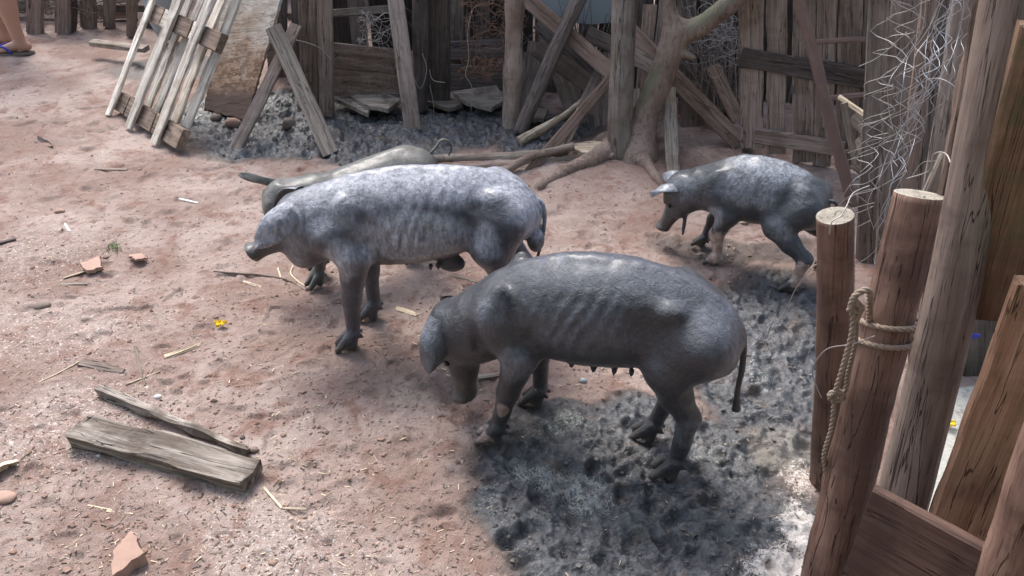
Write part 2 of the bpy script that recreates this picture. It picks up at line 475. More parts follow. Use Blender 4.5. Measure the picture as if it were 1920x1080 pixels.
# ---------------------------------------------------------------- pigs
def pig_material(name, base_a, base_b, dust_sheen, rough=0.42):
    m, nt, bs = new_mat(name, rough, 0.55)
    v = coords(nt)
    at_ = nt.nodes.new('ShaderNodeAttribute'); at_.attribute_name = 'zones'
    sp = nt.nodes.new('ShaderNodeSeparateColor'); nt.links.new(at_.outputs['Color'], sp.inputs[0])
    n1 = noise(nt, v, 9, 5, 0.6, 0.4)
    c = mixc(nt, ramp(nt, n1, 0.2, 0.8), base_a, base_b)
    # dried mud film and painted sky sheen on the back and ribs, broken into streaks
    vs = coords(nt, (60, 60, 17)); n2 = noise(nt, vs, 1.5, 5, 0.66, 0.4)
    n3 = noise(nt, v, 26, 6, 0.7)
    ad = nt.nodes.new('ShaderNodeMath'); ad.operation = 'ADD'
    m6 = nt.nodes.new('ShaderNodeMath'); m6.operation = 'MULTIPLY'; m6.inputs[1].default_value = .6; nt.links.new(n3, m6.inputs[0])
    nt.links.new(n2, ad.inputs[0]); nt.links.new(m6.outputs[0], ad.inputs[1])
    ml = nt.nodes.new('ShaderNodeMath'); ml.operation = 'MULTIPLY'
    nt.links.new(ramp(nt, ad.outputs[0], 0.38, 1.22), ml.inputs[0]); nt.links.new(sp.outputs[0], ml.inputs[1])
    c = mixc(nt, ml.outputs[0], c, dust_sheen)
    pk = mixc(nt, ramp(nt, n3, .4, .6), (0.62, 0.50, 0.44), (0.36, 0.25, 0.21))
    c = mixc(nt, sp.outputs[1], c, pk)       # pink unpigmented skin
    c = mixc(nt, sp.outputs[2], c, (0.065, 0.055, 0.048))       # hooves, muddy feet
    nt.links.new(c, bs.inputs['Base Color'])
    mr = nt.nodes.new('ShaderNodeMapRange'); mr.inputs['To Min'].default_value = rough - 0.14; mr.inputs['To Max'].default_value = rough + 0.22
    nt.links.new(n3, mr.inputs['Value']); nt.links.new(mr.outputs[0], bs.inputs['Roughness'])
    bs.inputs['Coat Weight'].default_value = 0.4; bs.inputs['Coat Roughness'].default_value = 0.27
    bs.inputs['Sheen Weight'].default_value = 0.06; bs.inputs['Sheen Roughness'].default_value = 0.35; bs.inputs['Sheen Tint'].default_value = (.8, .85, 1, 1)
    hair = noise(nt, coords(nt, (90, 130, 45)), 3.0, 3, 0.75, 0.3)
    wr = noise(nt, v, 34, 4, 0.6, 0.6)
    bump(nt, bs, wr, 1.0, 0.010)
    bump(nt, bs, hair, 1.0, 0.004)
    return m
def ear_arrays(base, tip, wdir, width, cup, thick=0.006, droop=0.0, n=18, mm=11):
    """a leaf-shaped ear: base point, tip point, direction across it, cupped and drooping"""
    base, tip, wdir = [np.array(q, float) for q in (base, tip, wdir)]
    ax = tip - base; L = np.linalg.norm(ax); ax /= L
    wdir = wdir - ax * wdir.dot(ax); wdir /= np.linalg.norm(wdir); nrm = np.cross(ax, wdir)
    top, bot = [], []
    for i in range(n + 1):
        t = i / n
        wv = width * (0.72 + 0.5 * math.sin(min(t * 1.5, 1) * math.pi * 0.55)) * (1 - t ** 2.3) ** 0.75 * 0.86 + 0.002
        for j in range(mm + 1):
            s_ = j / mm * 2 - 1
            wob = 0.006 * math.sin(t * 7 + s_ * 3) * t
            p = base + ax * (L * t) + wdir * (s_ * wv / 2) + nrm * (cup * width * (s_ * s_) * (1 - 0.4 * t) - droop * L * math.sin(t * math.pi) * 0.5 + wob)
            th = thick * (1 - 0.6 * abs(s_)) * (1 - 0.5 * t)
            top.append(p - nrm * th / 2); bot.append(p + nrm * th / 2)
    V = np.array(top + bot); K = (n + 1) * (mm + 1); F = []
    for i in range(n):
        for j in range(mm):
            a = i * (mm + 1) + j; b = a + 1; c_ = a + mm + 2; d = a + mm + 1
            F.append((a, b, c_, d)); F.append((K + d, K + c_, K + b, K + a))
    for i in range(n):
        for j in (0, mm):
            a = i * (mm + 1) + j; d = a + mm + 1; q = (a, d, K + d, K + a)
            F.append(q if j == 0 else q[::-1])
    for j in range(mm):
        a = n * (mm + 1) + j; F.append((a, K + a, K + a + 1, a + 1)[::-1])
    return V, F
M['bristle'] = plain('dark_bristle', (.035, .037, .044), .45, .5, 0, .5, 30, 0)
M['bristle_pale'] = plain('dusty_bristle', (.15, .15, .18), .5, .5, 0, .5, 30, 0)
HOOF = []
def norm(v): v = np.array(v, float); return v / np.linalg.norm(v)
def make_pig(name, label, O, heading, sp, mat):
    rootz = Vector((O[0], O[1], 0))
    Hs = sp['scale']
    lo, hi = sp['box']
    F = Field(lo, hi, 0.0056)
    trunk = F.loft(sp['trunk'], p=sp.get('p', 2.0))
    X, Y, Z = F.X, F.Y, F.Z
    # ribs: shallow ridges slanting down the flank
    rx0, rx1 = sp['ribs']; rz = sp['ribz']
    win = sstep(rx0, rx0 + .06, X) * (1 - sstep(rx1 - .06, rx1, X)) * np.exp(-((Z - rz) / (0.085 * Hs / .6)) ** 2)
    trunk = trunk + (sp['ribamp'] * np.sin((X + 0.35 * (Z - rz)) * 2 * math.pi / 0.034 + 2.2 * vnoise(X * 14, Z * 9, Y * 0, 61)) * win * (.55 + .6 * vnoise(X * 11, Z * 11, Y * 0, 62))).astype(np.float32)
    # knobbly backbone
    trunk = trunk - (0.0007 * np.exp(-(Y / 0.02) ** 2) * np.sin(X * 2 * math.pi / 0.045 + 2 * vnoise(X * 12, Y * 0, Y * 0, 4)) * (Z > rz)).astype(np.float32)
    trunk = trunk - (0.0055 * np.exp(-(Y / 0.022) ** 2) * sstep(rz, rz + .05, Z)).astype(np.float32)      # lean ridge of the back
    F.f = trunk
    # neck and head
    nk = F.chain(sp['neck'], sp['neckr'], 0.03)
    F.add(nk, 0.035)
    hp, hd, hu = np.array(sp['head'], float), norm(sp['headdir']), np.array(sp['headup'], float)
    hu = norm(hu - hd * hu.dot(hd)); hl = np.cross(hu, hd); A = (hd, hl, hu); S = sp['headscale']
    st = [(-.075, .045, -.05, .045), (-.04, .066, -.088, .070), (.0, .072, -.098, .079), (.04, .062, -.096, .077), (.08, .044, -.083, .064), (.115, .030, -.068, .050), (.15, .021, -.060, .045), (.182, .017, -.051, .040), (.208, .018, -.047, .039), (.224, .029, -.048, .047), (.236, .030, -.047, .048)]
    st = [(a * S, b * S, c_ * S, d * S) for a, b, c_, d in st]
    head = F.loft(st, (hp, A))
    def H(x, y, z): return hp + hd * x * S + hl * y * S + hu * z * S
    for sd in (-1, 1):
        head = smin(head, F.ell(H(.03, sd * .052, -.055), (.05 * S, .032 * S, .05 * S), A_rot(A)), 0.02)    # cheeks
        head = smin(head, F.cone(H(.075, sd * .040, .036), H(.02, sd * .052, .05), .016 * S, .02 * S), 0.012)  # brow
    F.add(head, 0.022)
    for sd in (-1, 1):
        F.sub(F.ell(H(.086, sd * .060, .014), (.013 * S, .010 * S, .009 * S), A_rot(A)), 0.008)            # eye sockets
        F.sub(F.cone(H(.246, sd * .018, -.008), H(.218, sd * .016, -.006), .0115 * S, .008 * S), 0.002)    # nostrils
        F.sub(F.cone(H(.238, sd * .036, -.030), H(.10, sd * .056, -.040), .003, .003), 0.006)         # mouth line
    F.sub(-(-F.cone(H(.222, -.05, .045), H(.222, .05, .045), .018 * S, .018 * S)), 0.01)                     # dip behind the snout disc
    for (a, b, r) in sp.get('creases', ()): F.sub(F.cone(a, b, r, r), 0.012)
    for (c_, r, k) in sp.get('bulges', ()): F.add(F.ell(c_, r), k)
    for (c_, r, k) in sp.get('hollows', ()): F.sub(F.ell(c_, r), k)
    feet = []; H_ = None
    for lg in sp['legs']:
        P = [np.array(q, float) for q in lg['p']]; r = lg['r']
        d = F.chain(P, r, 0.018)
        if lg.get('blade') is not None: d = smin(d, F.ell(*lg['blade']), 0.03)
        F.add(d, lg.get('k', 0.028))
        # cloven foot: two toes and two dew claws
        ft = P[-1]; fwd = norm(lg.get('fwd', (1, 0, 0))); lat = np.array([-fwd[1], fwd[0], 0]); q = lg.get('s', 1.0)
        for sd in (-1, 1):
            a = ft + np.array([0, 0, .004]) + lat * sd * .011 * q
            toe = np.array([ft[0], ft[1], 0]) + fwd * .050 * q + lat * sd * .0185 * q + np.array([0, 0, lg.get('toez', .009)])
            F.add(F.cone(a, toe, .0165 * q, .0100 * q), 0.0045)
            heel = np.array([ft[0], ft[1], 0]) + fwd * .006 * q + lat * sd * .013 * q + np.array([0, 0, lg.get('toez', .009) + .005])
            F.add(F.cone(a, heel, .016 * q, .013 * q), 0.008)
            dc = ft - fwd * .023 * q + lat * sd * .013 * q + np.array([0, 0, -.012])
            F.add(F.cone(ft + lat * sd * .01 * q, dc, .009 * q, .0055 * q), 0.007)
        feet.append(ft)
    for (x, y, z, l) in sp.get('teats', ()):
        F.add(F.cone((x, y, z), (x, y * 1.06, z - l), .009, .0055), 0.012)
    F.f = F.f - (0.0028 * fbm(X * 16, Y * 16, Z * 16, 5, 3)).astype(np.float32)
    V, Q = F.surface()
    parts = [(V, Q.tolist(), 0)]
    # tail as part of the same skin
    tl = smooth_pts(sp['tail'], 36); tr = np.interp(np.linspace(0, 1, len(tl)), [0, .15, .8, 1], sp['tailr'])
    t = tube_me('t', tl, tr, [], 10, 0.06, 1, 40); v, f = me_arrays(t); parts.append((v, f, 0)); bpy.data.meshes.remove(t)
    nb = len(V) + len(v)
    for e in sp['ears']:
        B = H(*e['base']) if 'base' in e else np.array(e['basew'], float); T = H(*e['tip']) if 'tip' in e else np.array(e['tipw'], float)
        W = np.array(e['ww'], float) if 'ww' in e else A[0] * e['w'][0] + A[1] * e['w'][1] + A[2] * e['w'][2]
        v, f = ear_arrays(B, T, W, e['width'] * S, e.get('cup', .2), 0.007, e.get('droop', .2)); parts.append((v, f, 0))
    Vj, Fj, fm = join_np(parts)
    me = mesh_np(name + '_body', Vj, Fj, [mat])
    # zones: dusty film with painted sheen, pink skin, hooves
    z = np.zeros((len(Vj), 3))
    nf = fbm(Vj[:, 0] * 30, Vj[:, 1] * 30, Vj[:, 2] * 30, 3, 3)
    foot = sstep(0.055, 0.02, Vj[:, 2] + nf * 0.012); z[:, 2] = foot * 0.9
    for (c_, r, amt) in sp.get('dust_sheen', ()):
        d = np.sqrt((((Vj - np.array(c_)) / np.array(r)) ** 2).sum(1)) + nf * 0.25
        z[:, 0] = np.maximum(z[:, 0], amt * sstep(1.15, 0.6, d))
    for (c_, r, amt) in sp.get('pink', ()):
        d = np.sqrt((((Vj - np.array(c_)) / np.array(r)) ** 2).sum(1)) + nf * 0.5
        z[:, 1] = np.maximum(z[:, 1], amt * sstep(1.05, 0.85, d)); 
    z[:, 2] *= 1 - z[:, 1]; z[nb:, 0] = np.maximum(z[nb:, 0], .75 + .3 * nf[nb:])
    sn_ = np.sqrt(((Vj - H(.215, 0, -.01)) ** 2).sum(1)) / S; z[:nb, 2] = np.maximum(z[:nb, 2], .75 * sstep(.10, .055, sn_[:nb] + .02 * nf[:nb])); z[:nb, 0] *= 1 - sstep(.17, .10, sn_[:nb]) * .8
    set_attr(me, 'zones', z)
    for q in feet:
        c_, s_ = math.cos(heading), math.sin(heading); HOOF.append((O[0] + (q[0] + .02) * c_ - q[1] * s_, O[1] + (q[0] + .02) * s_ + q[1] * c_))
    root = thing(name, label, 'pig', rootz, 'black pigs in the yard')
    MW = Matrix.Translation(rootz) @ Matrix.Rotation(heading, 4, 'Z')
    body = obj('body', me, root, MW)
    # coarse bristles lying back along the skin
    fa = np.array(Q); r_ = np.random.default_rng(3); pick = fa[r_.integers(0, len(fa), sp.get('hairs', 7000))]
    Pc = V[pick].mean(1); Nn = np.cross(V[pick[:, 1]] - V[pick[:, 0]], V[pick[:, 2]] - V[pick[:, 0]]); Nn /= np.linalg.norm(Nn, axis=1)[:, None] + 1e-9
    ok = (Pc[:, 2] > .12) & (Pc[:, 0] < hp[0] + .1); Pc, Nn = Pc[ok], Nn[ok]; k_ = len(Pc)
    dirn = np.array([-1.0, 0, -.45]) + r_.normal(0, .22, (k_, 3)); dirn -= Nn * (dirn * Nn).sum(1)[:, None]; dirn /= np.linalg.norm(dirn, axis=1)[:, None]
    top_ = np.clip((Nn[:, 2] - .5) * 2, 0, 1); L_ = r_.uniform(.006, .013, k_) * (1 + .9 * top_)
    tipp = Pc + dirn * L_[:, None] + Nn * (L_ * r_.uniform(.12, .42, k_))[:, None]; side = np.cross(dirn, Nn) * .00045
    HV = np.concatenate([Pc - side - Nn * .001, Pc + side - Nn * .001, tipp]); ar = np.arange(k_)
    obj('bristles', mesh_np('bristles', HV, np.stack([ar, ar + k_, ar + 2 * k_], 1), [M['bristle_pale' if sp.get('palehair') else 'bristle']], smooth=False), root, MW)
    for sd in (-1, 1):
        e = uv_arrays(H(.084, sd * .0565, .013), 0.0085 * S)
        obj('eye', mesh_np('eye', e[0], e[1], [M['blackgloss']]), root, MW)
    return root, MW
def A_rot(A):
    return np.array(A).T if False else np.array([[A[0][0], A[1][0], A[2][0]], [A[0][1], A[1][1], A[2][1]], [A[0][2], A[1][2], A[2][2]]])
def uv_arrays(c, r, n=8, m=12):
    V = []; F = []
    r = (r, r, r) if np.isscalar(r) else r
    for i in range(n + 1):
        th = math.pi * i / n
        for j in range(m):
            ph = 2 * math.pi * j / m
            V.append((c[0] + r[0] * math.sin(th) * math.cos(ph), c[1] + r[1] * math.sin(th) * math.sin(ph), c[2] + r[2] * math.cos(th)))
    for i in range(n):
        for j in range(m):
            F.append((i * m + j, (i + 1) * m + j, (i + 1) * m + (j + 1) % m, i * m + (j + 1) % m))
    return np.array(V), F

def lerp_legs(*a): return a
pm_dark = pig_material('dark_pig_skin', (0.016, 0.018, 0.024), (0.034, 0.037, 0.047), (0.19, 0.21, 0.26), .34)
pm_pale = pig_material('dusty_sheen_pig_skin', (0.036, 0.037, 0.051), (0.070, 0.071, 0.094), (0.60, 0.62, 0.70), 0.34)
pm_grey = pig_material('bristly_grey_pig_skin', (0.050, 0.050, 0.047), (0.095, 0.092, 0.084), (0.20, 0.19, 0.165), 0.6)
pm_blue = pig_material('blue_grey_pig_skin', (0.022, 0.027, 0.035), (0.045, 0.054, 0.068), (0.42, 0.46, 0.52))

# the pig in front: head down, rooting in the mud
make_pig('pig', 'dark pig in front with head lowered to the mud and ear hanging over its face', (0.2008, 1.6749), R(160.6), dict(
    scale=.62, box=((-.46, -.20, -.02), (.52, .20, .70)),
    trunk=[(-.395, .465, .43, .012), (-.38, .49, .405, .050), (-.345, .535, .375, .078), (-.28, .575, .345, .099), (-.20, .605, .345, .106), (-.10, .618, .312, .122), (0, .613, .296, .130), (.10, .590, .295, .124), (.18, .556, .298, .113), (.25, .510, .315, .098), (.30, .460, .330, .078), (.335, .42, .35, .05)],
    ribs=(-.14, .16), ribz=.46, ribamp=.0036,
    neck=[(.22, 0, .410), (.295, 0, .338), (.35, .0, .305)], neckr=[.098, .098, .088],
    head=(.385, .005, .303), headdir=(-.09, .05, -1), headup=(1, .12, .0), headscale=1.0,
    bulges=[((.215, .088, .43), (.040, .036, .105), .022), ((.215, -.088, .43), (.040, .036, .105), .022),
            ((-.215, .082, .548), (.032, .024, .026), .025), ((-.215, -.082, .548), (.032, .024, .026), .025),
            ((-.350, .045, .425), (.03, .032, .04), .02), ((-.350, -.045, .425), (.03, .032, .04), .02)],
    hollows=[((-.155, .142, .500), (.042, .042, .055), .03), ((-.155, -.142, .500), (.042, .042, .055), .03), ((-.30, .145, .52), (.04, .03, .05), .03), ((.12, .155, .42), (.03, .035, .06), .03)],
    creases=[((.275, .06, .53), (.285, .112, .44), .010), ((.285, .112, .44), (.275, .105, .33), .010)],
    legs=[
        dict(p=[(.235, .075, .43), (.155, .095, .335), (.190, .098, .195), (.222, .096, .062)], r=[.060, .050, .029, .021], k=.022, fwd=(1, .25, 0), s=1.15),
        dict(p=[(.215, -.075, .43), (.145, -.09, .335), (.160, -.09, .195), (.155, -.092, .062)], r=[.060, .046, .028, .021], k=.022, fwd=(1, 0, 0), s=1.1),
        dict(p=[(-.285, .062, .455), (-.225, .083, .385), (-.250, .080, .305), (-.292, .070, .225), (-.278, .062, .065)], r=[.092, .062, .042, .029, .023], k=.03, fwd=(1, .1, 0), s=1.15),
        dict(p=[(-.25, -.065, .46), (-.165, -.08, .37), (-.20, -.07, .29), (-.235, -.065, .215), (-.195, -.06, .060)], r=[.090, .058, .039, .028, .022], k=.03, fwd=(1, 0, 0), s=1.1)],
    teats=[(.03, .045, .303, .010), (-.03, .045, .303, .011), (-.085, .045, .310, .014), (-.13, .045, .318, .011), (0, -.045, .303, .012), (-.06, -.045, .303, .012)],
    tail=[(-.345, 0, .495), (-.376, 0, .480), (-.390, .004, .43), (-.396, .01, .37), (-.396, .015, .31), (-.402, .018, .245)], tailr=[.016, .010, .007, .011],
    ears=[dict(basew=(.392, .062, .365), tipw=(.412, .128, .222), ww=(1, .45, .35), width=.100, cup=.30, droop=.22),
          dict(basew=(.405, -.055, .362), tipw=(.440, -.105, .225), ww=(1, -.35, .25), width=.09, cup=-.30, droop=-.22)],
    dust_sheen=[((-.02, .02, .62), (.42, .12, .10), .55), ((.16, .13, .33), (.05, .06, .06), .9), ((.0, .13, .48), (.20, .05, .10), .45), ((-.33, .06, .52), (.08, .1, .12), .8), ((.23, .13, .47), (.05, .05, .07), .7), ((-.3, .09, .2), (.05, .05, .06), .6), ((.08, 0, .61), (.02, .05, .04), 1)],
    pink=[((.200, .12, .150), (.020, .022, .032), .55), ((.262, .11, .035), (.040, .035, .025), .8)]), pm_dark)

# the pale dusty one, standing side-on behind it
make_pig('pig', 'pale dusty standing pig seen side-on, whitish back and ribs, tallest of the four', (-0.2786, 2.1813), R(181.1), dict(
    scale=.62, palehair=1, box=((-.42, -.20, -.02), (.62, .20, .69)),
    trunk=[(-.375, .47, .43, .012), (-.36, .50, .40, .048), (-.33, .535, .375, .074), (-.27, .575, .355, .095), (-.18, .604, .350, .102), (-.08, .612, .312, .119), (.02, .612, .292, .125), (.12, .603, .285, .122), (.20, .585, .288, .112), (.26, .562, .305, .098), (.32, .53, .33, .078), (.36, .50, .37, .05)],
    ribs=(-.12, .17), ribz=.44, ribamp=.0062,
    neck=[(.24, 0, .44), (.32, 0, .430), (.37, .0, .425)], neckr=[.118, .108, .095],
    head=(.362, .01, .465), headdir=(.178, .062, -.100), headup=(.5, 0, 1), headscale=.88,
    bulges=[((.225, .088, .44), (.040, .036, .11), .022), ((.225, -.088, .44), (.040, .036, .11), .022),
            ((-.225, .078, .545), (.036, .026, .028), .025), ((-.225, -.078, .545), (.036, .026, .028), .025),
            ((.37, .045, .355), (.055, .05, .06), .03),
            ((-.085, .02, .288), (.045, .022, .034), .018), ((-.352, .028, .375), (.028, .026, .040), .012), ((-.352, -.028, .375), (.028, .026, .040), .012)],
    hollows=[((-.165, .142, .49), (.045, .040, .055), .035), ((-.165, -.142, .49), (.045, .040, .055), .035), ((-.295, .13, .50), (.035, .03, .05), .03), ((.14, .15, .41), (.03, .035, .07), .03), ((.29, .13, .50), (.03, .03, .06), .03)],
    creases=[((.345, .07, .525), (.335, .118, .43), .006), ((.335, .118, .43), (.33, .105, .33), .006)],
    legs=[
        dict(p=[(.275, .075, .43), (.205, .10, .365), (.232, .095, .205), (.243, .082, .065)], r=[.062, .052, .030, .022], k=.022, fwd=(1, .15, 0), s=1.15),
        dict(p=[(.255, -.075, .43), (.185, -.085, .345), (.195, -.085, .20), (.195, -.08, .065)], r=[.062, .046, .028, .022], k=.022, fwd=(1, 0, 0), s=1.1),
        dict(p=[(-.255, .065, .47), (-.215, .085, .385), (-.245, .078, .31), (-.290, .070, .225), (-.272, .062, .065)], r=[.085, .066, .046, .030, .024], k=.03, fwd=(1, 0, 0), s=1.1),
        dict(p=[(-.255, -.065, .47), (-.215, -.085, .385), (-.320, -.070, .235), (-.315, -.062, .065)], r=[.085, .060, .028, .022], k=.03, fwd=(1, 0, 0), s=1.1)],
    teats=[(-.02, .045, .292, .010), (-.045, .045, .294, .010)],
    tail=[(-.335, 0, .50), (-.368, 0, .492), (-.380, .0, .44), (-.374, .01, .37), (-.358, .02, .30), (-.335, .03, .25)], tailr=[.015, .009, .0045, .0055],
    ears=[dict(basew=(.372, .088, .522), tipw=(.488, .140, .420), ww=(-.6, .25, -.75), width=.112, cup=-.22, droop=-.20, blunt=1),
          dict(basew=(.365, -.065, .515), tipw=(.478, -.105, .425), ww=(-.6, -.25, -.75), width=.11, cup=.28, droop=.24)],
    dust_sheen=[((-.05, 0, .60), (.50, .16, .11), 1.0), ((.02, .12, .43), (.20, .06, .12), .95), ((-.32, .05, .50), (.10, .1, .14), .9), ((.23, .12, .38), (.06, .06, .08), .9), ((.30, .05, .50), (.14, .12, .10), .6), ((.40, .06, .40), (.08, .08, .12), .5), ((-.2, .12, .42), (.05, .06, .08), .7)],
    pink=[((.60, 0, .33), (.0, .0, .0), .0)]), pm_pale)

# the bristly grey one mostly hidden behind the pale pig
make_pig('pig', 'bristly grey pig mostly hidden behind the pale pig, ears spread, tail curled', (-0.5512, 2.6000), R(206.1), dict(
    scale=.48, box=((-.36, -.18, -.02), (.52, .26, .58)),
    trunk=[(-.30, .38, .33, .012), (-.285, .405, .30, .05), (-.25, .43, .275, .078), (-.18, .455, .26, .095), (-.10, .445, .25, .10), (.0, .425, .238, .105), (.10, .405, .235, .10), (.17, .395, .245, .09), (.22, .385, .27, .075), (.26, .37, .30, .045)],
    ribs=(-.1, .1), ribz=.34, ribamp=.0008,
    neck=[(.17, 0, .33), (.24, .0, .33), (.28, .01, .33)], neckr=[.085, .078, .066],
    head=(.280, .0, .358), headdir=(.42, -.05, -.88), headup=(.7, .0, 1), headscale=.76,
    legs=[
        dict(p=[(.17, .055, .32), (.13, .065, .25), (.185, .055, .15), (.200, .045, .05)], r=[.05, .038, .024, .018], k=.022, fwd=(1, .2, 0), s=.95),
        dict(p=[(.17, -.055, .32), (.13, -.065, .25), (.155, -.055, .15), (.165, -.045, .05)], r=[.05, .038, .024, .018], k=.022, fwd=(1, 0, 0), s=.95),
        dict(p=[(-.20, .05, .36), (-.15, .065, .28), (-.215, .055, .17), (-.18, .045, .05)], r=[.07, .05, .023, .018], k=.03, fwd=(1, 0, 0), s=.95),
        dict(p=[(-.20, -.05, .36), (-.17, -.065, .28), (-.245, -.055, .17), (-.24, -.045, .05)], r=[.07, .05, .023, .018], k=.03, fwd=(1, 0, 0), s=.95)],
    tail=[(-.27, 0, .405), (-.30, 0, .43), (-.325, .0, .455), (-.352, .0, .445), (-.362, .0, .415), (-.35, .0, .39)], tailr=[.008, .006, .0045, .004],
    ears=[dict(basew=(.245, .050, .385), tipw=(.225, .155, .385), ww=(-.45, 0, .9), width=.085, cup=.35, droop=.1),
          dict(basew=(.275, -.040, .380), tipw=(.392, -.115, .418), ww=(.1, .45, .9), width=.062, cup=.4, droop=.1)],
    dust_sheen=[((-.1, 0, .46), (.28, .1, .10), .7), ((.3, 0, .4), (.1, .1, .1), .6)],
    pink=[]), pm_grey)

# the smaller one on the right, sniffing the ground
make_pig('pig', 'smaller blue-grey pig at right by the gate with pinkish lower legs', (0.9319, 2.5945), R(153.1), dict(
    scale=.46, box=((-.32, -.19, -.02), (.48, .20, .52)),
    trunk=[(-.215, .31, .25, .012), (-.203, .345, .225, .05), (-.168, .385, .21, .078), (-.11, .420, .20, .092), (-.03, .441, .193, .099), (.05, .445, .190, .101), (.12, .432, .192, .098), (.18, .405, .198, .088), (.23, .375, .212, .075), (.265, .35, .235, .05)],
    ribs=(-.08, .12), ribz=.34, ribamp=.0012,
    neck=[(.18, 0, .295), (.26, 0, .275), (.315, .0, .255)], neckr=[.080, .068, .060],
    head=(.318, .005, .262), headdir=(.22, .03, -.62), headup=(1, .1, .1), headscale=.80,
    bulges=[((.18, .062, .31), (.04, .028, .07), .025), ((-.12, .062, .380), (.024, .02, .02), .025), ((.31, .035, .185), (.03, .03, .03), .02)],
    hollows=[((-.095, .118, .35), (.035, .022, .03), .025)],
    creases=[((.215, .08, .36), (.215, .085, .26), .003)],
    legs=[
        dict(p=[(.165, .055, .29), (.120, .068, .225), (.150, .062, .135), (.135, .055, .048)], r=[.045, .040, .025, .0185], k=.02, fwd=(1, .1, 0), s=.9),
        dict(p=[(.175, -.055, .29), (.150, -.06, .225), (.195, -.055, .135), (.215, -.052, .045)], r=[.045, .034, .021, .016], k=.02, fwd=(1, 0, 0), s=.85),
        dict(p=[(-.135, .058, .31), (-.06, .082, .235), (-.115, .094, .185), (-.180, .105, .14), (-.165, .110, .048)], r=[.068, .050, .034, .024, .0185], k=.028, fwd=(1, 0, 0), s=.9),
        dict(p=[(-.145, -.055, .31), (-.10, -.07, .225), (-.24, -.09, .14), (-.25, -.10, .048)], r=[.068, .044, .0215, .017], k=.028, fwd=(1, 0, 0), s=.85)],
    tail=[(-.20, 0, .33), (-.225, 0, .33), (-.242, .0, .30), (-.245, .01, .25), (-.242, .02, .20)], tailr=[.009, .007, .004, .004],
    teats=[(.285, .03, .17, .085)],
    ears=[dict(basew=(.325, .035, .290), tipw=(.412, .098, .262), ww=(-.5, .8, .25), width=.10, cup=-.28, droop=-.25),
          dict(basew=(.330, -.035, .292), tipw=(.420, -.080, .262), ww=(-.5, -.8, .25), width=.10, cup=.28, droop=.25)],
    dust_sheen=[((.02, .02, .44), (.17, .11, .08), .95), ((.16, .09, .23), (.035, .05, .05), .9), ((.06, .09, .36), (.12, .05, .08), .8), ((-.12, .08, .39), (.03, .03, .02), .5), ((-.08, .1, .24), (.05, .05, .05), .8), ((.30, .04, .28), (.08, .06, .06), .4)],
    pink=[((.145, .06, .100), (.055, .05, .085), .95), ((-.175, .11, .085), (.05, .05, .055), .9)]), pm_blue)

# ---------------------------------------------------------------- ground
def spacing(*segs):
    out = [segs[0][0]]
    for a, b, h in segs:
        k = max(1, int(round((b - a) / h))); out += list(np.linspace(a, b, k + 1)[1:])
    return np.array(out)
gx = spacing((-60, -12, 4), (-12, -4.2, .3), (-4.2, -1.55, .014), (-1.55, 1.75, .0058), (1.75, 3.2, .02), (3.2, 12, .4), (12, 60, 4))
gy = spacing((-40, -6, 4), (-6, .7, .2), (.7, 2.7, .0058), (2.7, 4.6, .0105), (4.6, 7, .03), (7, 14, .3), (14, 80, 4))
GX, GY = np.meshgrid(gx, gy, indexing='ij')
def mud_mask(X, Y):
    wx = X + .10 * fbm(X * 5, Y * 5, seed=21, octv=4); wy = Y + .10 * fbm(X * 5 + 9, Y * 5, seed=22, octv=4)
    m = np.zeros_like(X)
    for (px, py, rx, ry, a) in ((1180, 870, .40, .26, 1), (1230, 1010, .40, .24, 1), (1060, 960, .22, .2, .95), (1420, 720, .20, .34, 1), (1480, 600, .26, .30, .9), (1010, 780, .10, .12, .7),
                                (640, 262, .75, .26, 1), (850, 235, .75, .32, 1), (480, 215, .50, .38, .9), (985, 250, .22, .3, .9), (320, 130, .45, .22, .55), (1390, 470, .35, .12, .45), (860, 700, .10, .12, .4)):
        c_ = G(px, py)
        d = np.sqrt(((wx - c_.x) / rx) ** 2 + ((wy - c_.y) / ry) ** 2)
        m = np.maximum(m, a * sstep(1.25, .75, d))
    return m
def clods(X, Y, s, seed):
    """cellular lumps: distance to the nearest jittered cell point"""
    x, y = X * s, Y * s; ix, iy = np.floor(x).astype(np.int64), np.floor(y).astype(np.int64); d1 = np.full(X.shape, 9.0)
    for a in (-1, 0, 1):
        for b in (-1, 0, 1):
            cx = ix + a + _hash(ix + a, iy + b, ix * 0, seed); cy = iy + b + _hash(ix + a, iy + b, ix * 0 + 1, seed + 1)
            d1 = np.minimum(d1, (x - cx) ** 2 + (y - cy) ** 2)
    return np.sqrt(d1)
def ground_z(X, Y, fine=True):
    mud = mud_mask(X, Y)
    base = .018 * fbm(X * 1.1, Y * 1.1, seed=1, octv=3)
    z = base * np.clip((np.hypot(X - .1, Y - 2.1) - .2) * 1.2, .25, 1)
    if fine:
        dirt = .0055 * fbm(X * 9, Y * 9, seed=2, octv=4) + .0042 * np.maximum(0, fbm(X * 38, Y * 38, seed=3, octv=3)) - .010 * sstep(.42, .62, fbm(X * 13, Y * 13, seed=8, octv=2))
        wx = X + .045 * fbm(X * 14, Y * 14, seed=31, octv=3); wy = Y + .045 * fbm(X * 14 + 5, Y * 14, seed=32, octv=3)
        cl = clods(wx, wy * 1.3, 17, 4); cl2 = clods(wx + 3, wy, 42, 6)
        rg = 1 - np.abs(fbm(X * 13, Y * 13, seed=12, octv=4)) * 2.2
        muddy = .030 * np.maximum(-.10, .40 - cl) + .012 * (.4 - cl2) + .022 * (rg - .35) + .022 * fbm(X * 7, Y * 7, seed=14, octv=3, gain=.5) - .008
        z = z + dirt * (1 - mud) + muddy * mud
    return z
GZ = ground_z(GX, GY)
